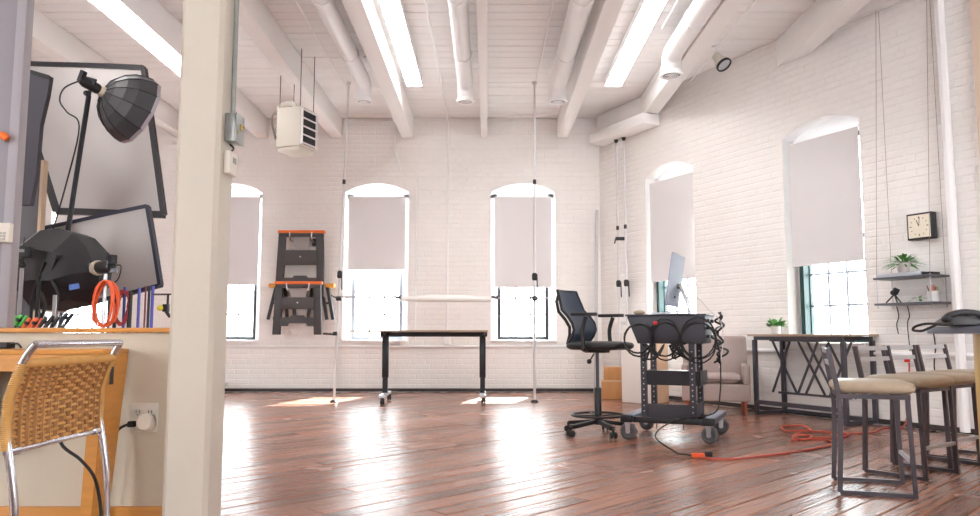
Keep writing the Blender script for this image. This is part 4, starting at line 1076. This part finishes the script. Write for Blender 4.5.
g = G(); g.bar((-.03, 0, .26), (-.13, 0, .012), .16, .012, up=(1, 0, 0)); st_ = obj('stand', g, alu_m, t, bevel=.003)
g = G(); g.b(-.14, .06, -.09, .09, .001, .011); obj('foot', g, alu_m, st_, bevel=.003)
t = thing('keyboard', 'pale keyboard and gadgets on the cart top', 'keyboard', cpos(-.08, -.16, 1.046), CR+.2)
g = G(); g.b(-.06, .10, -.05, .05, 0, .016); obj('keys', g, silver_m, t, bevel=.004)
g = G(); g.ball((-.16, .05, .018), .05, sc=(1, .7, .42)); tag(obj('mouse', g, mat('tan_mouse', (170, 150, 130), .5), smooth=True), 'tan mouse at the left edge of the cart top', 'mouse'); bpy.data.objects['mouse'].location = cpos(-.08, -.16, 1.046)
pipe('monitor_cable', smooth_path([cpos(.15, -.05, 1.22), cpos(.24, -.10, 1.18), cpos(.33, -.12, 1.08), cpos(.42, -.12, .98), cpos(.43, -.1, .8), cpos(.40, -.15, .6)]), .004, mat('white_lead', (210, 210, 214), .5), 'thin white lead from the computer to the cart side', 'cable')

# ------------------------------------------------------------------ armchair
t = thing('armchair', 'mauve-grey upholstered armchair on tapered wooden legs behind the cart', 'armchair', (2.58, 8.72, 0), math.radians(-16))
g = G(); g.b(-.36, .36, -.36, .30, .15, .34); obj('base', g, fabric_m, t, bevel=.02, seg=3)
g = G(); cushion(g, .28, .30, .05, .345, .435, .012, (-.01, -.07)); sc_ = obj('seat_cushion', g, fabric_m, t, smooth=True, ang=60)
g = G(); g.tube([(x, y, .385) for x, y in [(-.29, -.371), (.27, -.371)]], .006, 6); obj('piping', g, fabricd_m, sc_)
g = G(); M_ = Matrix.Translation((0, .26, .34)) @ Matrix.Rotation(math.radians(-9), 4, 'X'); g.b(-.36, .36, -.07, .09, -.05, .52); g.move(M_); obj('backrest', g, fabric_m, t, bevel=.035, seg=3)
for s in (-1, 1):
    g = G(); g.b(s*.36-(.0 if s < 0 else .075), s*.36+(.075 if s < 0 else 0), -.372, .18, .33, .545); obj('arm', g, fabric_m, t, bevel=.02, seg=3)
    for y in (-.30, .24):
        g = G(); g.lathe([(.014, .002), (.026, .15)], 12, (s*.30, y, 0)); obj('leg', g, leg_m, t, smooth=True)

# ------------------------------------------------------------------ console table with crossed bars
a = Vector((2.94, 8.43, 0)); ang = RA; Lx = 1.13; dp = .42
t = thing('console_table', 'steel console table with crossed bars under the right window', 'table', a, ang)
TM = Matrix.Translation(a) @ Matrix.Rotation(ang, 4, 'Z')
st2 = mat('gunmetal', (84, 84, 92), .4, metal=.5, var=.12)
g = G(); g.b(-.07, Lx+.06, -.04, dp+.03, .855, .878); obj('tabletop', g, tabletop_m, t, bevel=.003)
g = G()
for y in (.0, dp): g.b(-.0, Lx, y-.015, y+.015, .815, .854)
obj('top_frame', g, st2, t)
for x in (0, Lx):
    for y in (0, dp):
        g = G(); g.bar((x, y, .003), (x, y, .815), .04, .04); obj('leg', g, st2, t)
    g = G(); g.b(x-.018, x+.018, .02, dp-.02, .004, .04); obj('foot_bar', g, st2, t)
g = G(); g.b(0.02, Lx-.02, -.016, .016, .12, .165); obj('stretcher', g, st2, t)
g = G(); g.b(0.02, Lx-.02, dp-.016, dp+.016, .02, .05); obj('stretcher', g, st2, t)
g = G(); g.b(.02, Lx-.02, .20, .225, .80, .814); obj('hanging_rail', g, st2, t)
g = G(); g.b(.12, Lx-.10, .20, .222, .235, .257); obj('lower_rail', g, st2, t)
for xa, xb in ((.05, .36), (.30, .04), (.40, .72), (.66, .38), (.52, .84), (.80, .48), (.78, 1.08), (1.06, .78)):
    g = G(); g.bar((xa, .205+.012*(xa < xb), .80), (xb, .205+.012*(xa < xb), .245), .018, .018); obj('cross_bar', g, st2, t)
# small plant on it
t = thing('potted_plant', 'small leafy plant in a pale pot on the console table', 'plant', TM @ Vector((.10, .22, .8785)))
g = G(); g.lathe([(.04, 0), (.05, .01), (.055, .09), (.05, .09), (.045, .07), (.001, .07)], 16); obj('pot', g, pot_m, t, smooth=True)
def leafy(parent, z, n, R_, L, wd, seed, m=green_m, droop=.5, name='leaf'):
    random.seed(seed)
    for i in range(n):
        az = random.random()*2*PI; el = random.uniform(.1, 1.2); r0 = random.random()*.015
        l = L*random.uniform(.7, 1.15); d = Vector((math.cos(az)*math.cos(el), math.sin(az)*math.cos(el), math.sin(el)))
        sd_ = Vector((-math.sin(az), math.cos(az), 0)); base = Vector((r0*math.cos(az), r0*math.sin(az), z)); up = sd_.cross(d)
        vs = []; prof = [(0, .08), (.35, .25), (.55, .9), (.75, 1), (.9, .7), (1, .05)]
        for s_, ww in prof:
            c = base + d*l*s_*R_ - Vector((0, 0, droop*l*s_*s_)); vs += [c - sd_*wd*ww, c + up*wd*-.25*ww, c + sd_*wd*ww]
        fs = []
        for k in range(len(prof)-1):
            for q in (0, 1): fs.append((k*3+q, k*3+q+1, k*3+q+4, k*3+q+3))
        g = G(); g.add(vs, fs); obj(name, g, m, parent, smooth=True)
leafy(t, .075, 36, 1.0, .13, .034, 4, droop=.15)

# ------------------------------------------------------------------ wall clock and hanging shelf on the right wall
c = RW(5.265, .014, 1.885)
t = thing('wall_clock', 'square black-framed wall clock with cream face', 'clock', c, RA)
hw, hh = .125, .125
g = G(); g.b(-hw, hw, -.07, -.0, -hh, hh); obj('case', g, black_m, t, bevel=.006)
g = G(); g.b(-hw+.018, hw-.018, -.074, -.0705, -hh+.018, hh-.018); fc = obj('face', g, dial_m, t)
g = G()
for k in range(12):
    a_ = 2*PI*k/12; L1 = .083; g.box((L1*math.sin(a_), -.0755, L1*math.cos(a_)), (.008, .001, .008 if k % 3 else .018), (0, a_, 0))
obj('hour_mark', g, black_m, fc)
g = G(); g.box((-.012, -.0775, .03), (.007, .001, .06), (0, -.35, 0)); obj('hour_hand', g, black_m, fc)
g = G(); g.box((.005, -.079, .04), (.005, .001, .085), (0, .12, 0)); obj('minute_hand', g, black_m, fc)

SU0, SU1 = 4.90, 5.49; Dp = .25
t = thing('hanging_shelf', 'two-tier grey shelf hung on wires below the clock', 'shelf', RO, RA)
shm = mat('shelf_grey', (92, 94, 102), .4, var=.06)
for z in (1.395, 1.15):
    g = G(); g.b(SU0, SU1, -Dp-.03, -.03, z, z+.02); obj('board', g, shm, t, bevel=.003)
for u in (SU0+.03, SU1-.03):
    for y in (-Dp-.015, -.045):
        g = G(); g.tube([(u, y, 1.12), (u, y, 1.42)], .005, 6); obj('rod', g, alu_m, t)
        g = G(); g.tube([(u, y, 1.42), (u + (.05 if u < 5 else -.06)*0, -.06 if y < -.1 else -.03, CEIL-.03)], .0022, 5); obj('wire', g, mat('wire_brown', (140, 126, 116), .5), t)
def on_shelf(u, off, z): return RW(u, off, z)
t = thing('silver_player', 'flat silver player on the upper shelf', 'player', on_shelf(5.14, .15, 1.416), RA)
g = G(); g.b(-.23, .22, -.10, .09, 0, .035); obj('case', g, silver_m, t, bevel=.008)
g = G(); g.b(.221, .225, -.085, .075, .004, .031); g.b(.17, .28, -.05, .09, 0, .028); obj('rear_panel', g, black_m, t)
t = thing('potted_fern', 'green fern in a white pot on the upper shelf', 'plant', on_shelf(5.17, .205, 1.452))
g = G(); g.lathe([(.045, 0), (.055, .02), (.06, .09), (.054, .09), (.05, .07), (.001, .07)], 16); obj('pot', g, grey_pot_m, t, smooth=True)
leafy(t, .075, 130, 1.0, .19, .009, 6, droop=.4, name='frond')
t = thing('mini_tripod', 'small black tripod on the lower shelf', 'tripod', on_shelf(5.03, .16, 1.171))
g = G(); g.ball((0, 0, .10), .03, sc=(1.3, 1, .9)); g.box((.02, 0, .125), (.05, .03, .03), (0, .4, 0)); obj('head', g, black_m, t, smooth=True)
for k in range(3):
    a_ = 2*PI*k/3+.3; g = G(); g.tube([(0, 0, .085), (.075*math.cos(a_), .075*math.sin(a_), .006)], .007, 6); obj('leg', g, black_m, t, smooth=True)
t = thing('pencil_cup', 'white cup of pencils on the lower shelf', 'cup', on_shelf(5.37, .10, 1.171))
g = G(); g.lathe([(.04, 0), (.045, .003), (.045, .10), (.04, .10), (.04, .01), (.001, .01)], 16); obj('cup', g, pot_m, t, smooth=True)
random.seed(8)
for k in range(7):
    a_ = random.random()*2*PI; g = G(); g.tube([(.01*math.cos(a_), .01*math.sin(a_), .012), (.045*math.cos(a_), .045*math.sin(a_), .13+.04*random.random())], .005, 6); obj('pencil', g, [crate_m, orange_m, leg_m][k % 3], t)
t = thing('small_succulent', 'small dark green plant beside the pencil cup', 'plant', on_shelf(5.30, .20, 1.171))
g = G(); g.lathe([(.02, 0), (.026, .035), (.022, .035), (.001, .03)], 12); obj('pot', g, pot_m, t, smooth=True)
leafy(t, .03, 12, 1, .08, .014, 12)
for k, (u, zz, lab) in enumerate(((4.97, .88, 'left dark lead dangling below the lower shelf'), (5.08, .72, 'right dark lead dangling below the lower shelf'))):
    pipe('dangling_lead', smooth_path([RW(u, .05, 1.145), RW(u+.015, .05, 1.05), RW(u-.01, .05, .97), RW(u+.01, .06, zz)]), .005, cord_black, lab, 'cable')

# ------------------------------------------------------------------ bar stools
def stool_proto():
    t = thing('bar_stool', 'x', 'stool', (0,0,0), 0, 'bar stools by the counter')
    W, L, SH = .42, .37, .548           # between the sides (y), front to back (x), frame height
    for s in (-1, 1):
        y = s*W/2
        g = G(); g.bar((.0, y, .012), (L, y, .012), .022, .022); obj('sled_rail', g, steel_m, t)
        g = G(); pts = [(0, y, .012), (.012, y, .25), (.02, y, .46), (.012, y, .56), (-.03, y, .80)]
        for p, q in zip(pts, pts[1:]): g.bar(p, q, .026, .022, up=(0, 1, 0))
        obj('back_post', g, steel_m, t)
        g = G(); g.bar((L, y, .0), (L-.015, y, SH), .024, .022, up=(0, 1, 0)); obj('front_leg', g, steel_m, t)
    g = G(); g.bar((L-.004, -W/2, .19), (L-.004, W/2, .19), .02, .02); obj('footrest', g, silver_m, t)
    g = G()
    for x0, x1, y0, y1 in ((.01, L, -W/2-.01, -W/2+.012), (.01, L, W/2-.012, W/2+.01), (.01, .032, -W/2, W/2), (L-.03, L-.008, -W/2, W/2)): g.b(x0, x1, y0, y1, SH-.025, SH)
    obj('seat_frame', g, steel_m, t)
    for z, x in ((.785, -.03), (.715, -.018)):
        g = G(); g.box((x, 0, z), (.012, W, .028), (0, -.2, 0)); obj('back_slat', g, silver_m, t)
    g = G(); cushion(g, .21, .215, .07, SH+.001, SH+.062, .012, (.20, 0)); obj('seat', g, seat_m, t, smooth=True, ang=60)
    return t
sp = stool_proto()
spots = [((2.02, 4.51, 0), -20, 'bar stool nearest the camera, seat turned sideways to us'),
         ((2.585, 5.10, 0), -54, 'second bar stool from the camera, left of the wood counter'),
         ((2.925, 5.40, 0), -55, 'third bar stool from the camera, behind the second'),
         ((3.33, 5.70, 0), -55, 'farthest bar stool, half hidden behind the wood counter')]
for i, (loc, r, lab) in enumerate(spots):
    o = sp if i == 0 else copy_tree(sp)
    o.location = loc; o.rotation_euler = (0, 0, math.radians(r)); o['label'] = lab

# ------------------------------------------------------------------ counter and telephone
t = thing('counter', 'birch plywood counter with blue-grey top at the right edge', 'counter', (2.69, 4.2, 0))
g = G(); n = 12
top = [(.95, -.55), (.95, .30)] + [(.04 + .25*math.cos(PI/2+PI/2*k/6), .05 + .25*math.sin(PI/2+PI/2*k/6)) for k in range(7)] + [(-.21, -.15), (-.17, -.35), (-.1, -.55)]
g.prism(top, .04, o=(0, 0, .882), ex=(1,0,0), ey=(0,1,0), en=(0,0,1)); obj('countertop', g, laminate_m, t, bevel=.008)
g = G(); g.prism([(.012+.25, -.42), (.9, -.42), (.9, .2), (.1, .2)] + [(.26-.25*math.cos(a_), .02 - .25*math.sin(a_)*.9) for a_ in (0, .4, .8, 1.2)], .878, o=(0, 0, .003), ex=(1,0,0), ey=(0,1,0), en=(0,0,1)); obj('pedestal', g, birch_m, t, smooth=True)
t = thing('telephone', 'black desk telephone on the counter', 'telephone', (2.50, 4.04, .9225), -.15); t.scale = (.88, .88, .88)
g = G(); g.prism([(-.115, 0), (.13, 0), (.13, .02), (.10, .045), (.0, .062), (-.08, .045), (-.12, .018)], .17, o=(0, -.085, 0)); obj('base', g, black_m, t, bevel=.008)
g = G(); g.tube(smooth_path([(-.12, -.10, .04), (-.10, -.10, .06), (-.03, -.10, .078), (.05, -.10, .072), (.11, -.10, .045), (.13, -.10, .03)]), .019, 10); g.ball((-.115, -.10, .04), .028, sc=(1.1, 1, .8)); g.ball((.125, -.10, .032), .026, sc=(1.1, 1, .8)); obj('handset', g, black_m, t, smooth=True)
g = G(); g.prism([(-.03, .0585), (.06, .0535), (.06, .055), (-.03, .060)], .06, o=(0, -.04, 0)); obj('keypad', g, mat('phone_grey', (110, 114, 120), .35), t)
pipe('phone_cord', smooth_path([(2.40, 3.93, .93), (2.32, 3.90, .93), (2.24, 3.90, .932), (2.195, 3.92, .918), (2.20, 3.95, .90), (2.245, 3.96, .896), (2.27, 3.95, .905), (2.31, 3.93, .928)]), .0065, cord_black, 'black telephone cord looping over the counter edge', 'cord')
t = RW(5.30, .02, 0)
pipe('counter_lead', smooth_path([(t.x, t.y, .9), (t.x+.01, t.y, .75), (t.x-.01, t.y, .6), (t.x, t.y, .42)]), .006, cord_black, 'dark lead on the brick wall below the shelf', 'cable')

# ------------------------------------------------------------------ extension cord on the floor
def FL(px, py, z=.008):
    th = math.atan(.1); c, s = math.cos(th), math.sin(th); v = (258-py)/760; k = (z-CAM_H)/(s+v*c)
    return ((px-488)/760*k, (c-v*s)*k, z)
pts = [FL(*p) for p in ((696, 457), (712, 459), (735, 459), (762, 456), (795, 452), (822, 447), (833, 444), (829, 440.5), (815, 439.5), (800, 439.5), (792, 441), (797, 437), (808, 435.5), (812, 438), (804, 440), (793, 439), (796, 434), (806, 432), (811, 430), (803, 427), (788, 426), (781, 428), (787, 431), (800, 432), (815, 431.5), (832, 432.5), (848, 434), (842, 437), (825, 438), (812, 437.5))]
t = thing('extension_lead', 'red-orange extension cord snaking in loops across the floor', 'cord', (0, 0, 0))
pts = [(x, y, .009 + (.012 if 10 < i < 24 and i % 2 else 0)) for i, (x, y, z) in enumerate(pts)]
g = G(); g.tube(smooth_path(pts, 6), .0085, 6); obj('cable', g, cord_red, t, smooth=True)
g = G(); g.bar(Vector(pts[0])+Vector((-.03, .0, .012)), Vector(pts[0])+Vector((.06, -.01, .012)), .035, .03); obj('socket', g, cord_orange, t, bevel=.006)
t2 = [FL(840, 434), FL(858, 433.5), FL(872, 432), FL(883, 428)]
e1 = RW(5.0, .035, .02)
pts = t2 + [(e1.x-.1, e1.y-.08, .01), (e1.x, e1.y, .08), RW(5.03, .03, .3), RW(5.05, .03, .55), RW(5.05, .03, .62)]
pipe('wall_lead', smooth_path(pts, 6), .0075, cord_red, 'red lead climbing the brick wall behind the stools', 'cord')
t = thing('wall_socket', 'white outlet box with red plug on the wall ledge behind the stools', 'outlet', RW(5.05, .03, .66), RA)
g = G(); g.b(-.04, .04, -.02, .0, -.05, .05); obj('plate', g, trim_m, t, bevel=.004)
g = G(); g.b(-.015, .03, -.05, -.021, -.045, -.015); obj('red_plug', g, mat('red_tie', (220, 50, 50), .5), t, bevel=.004)
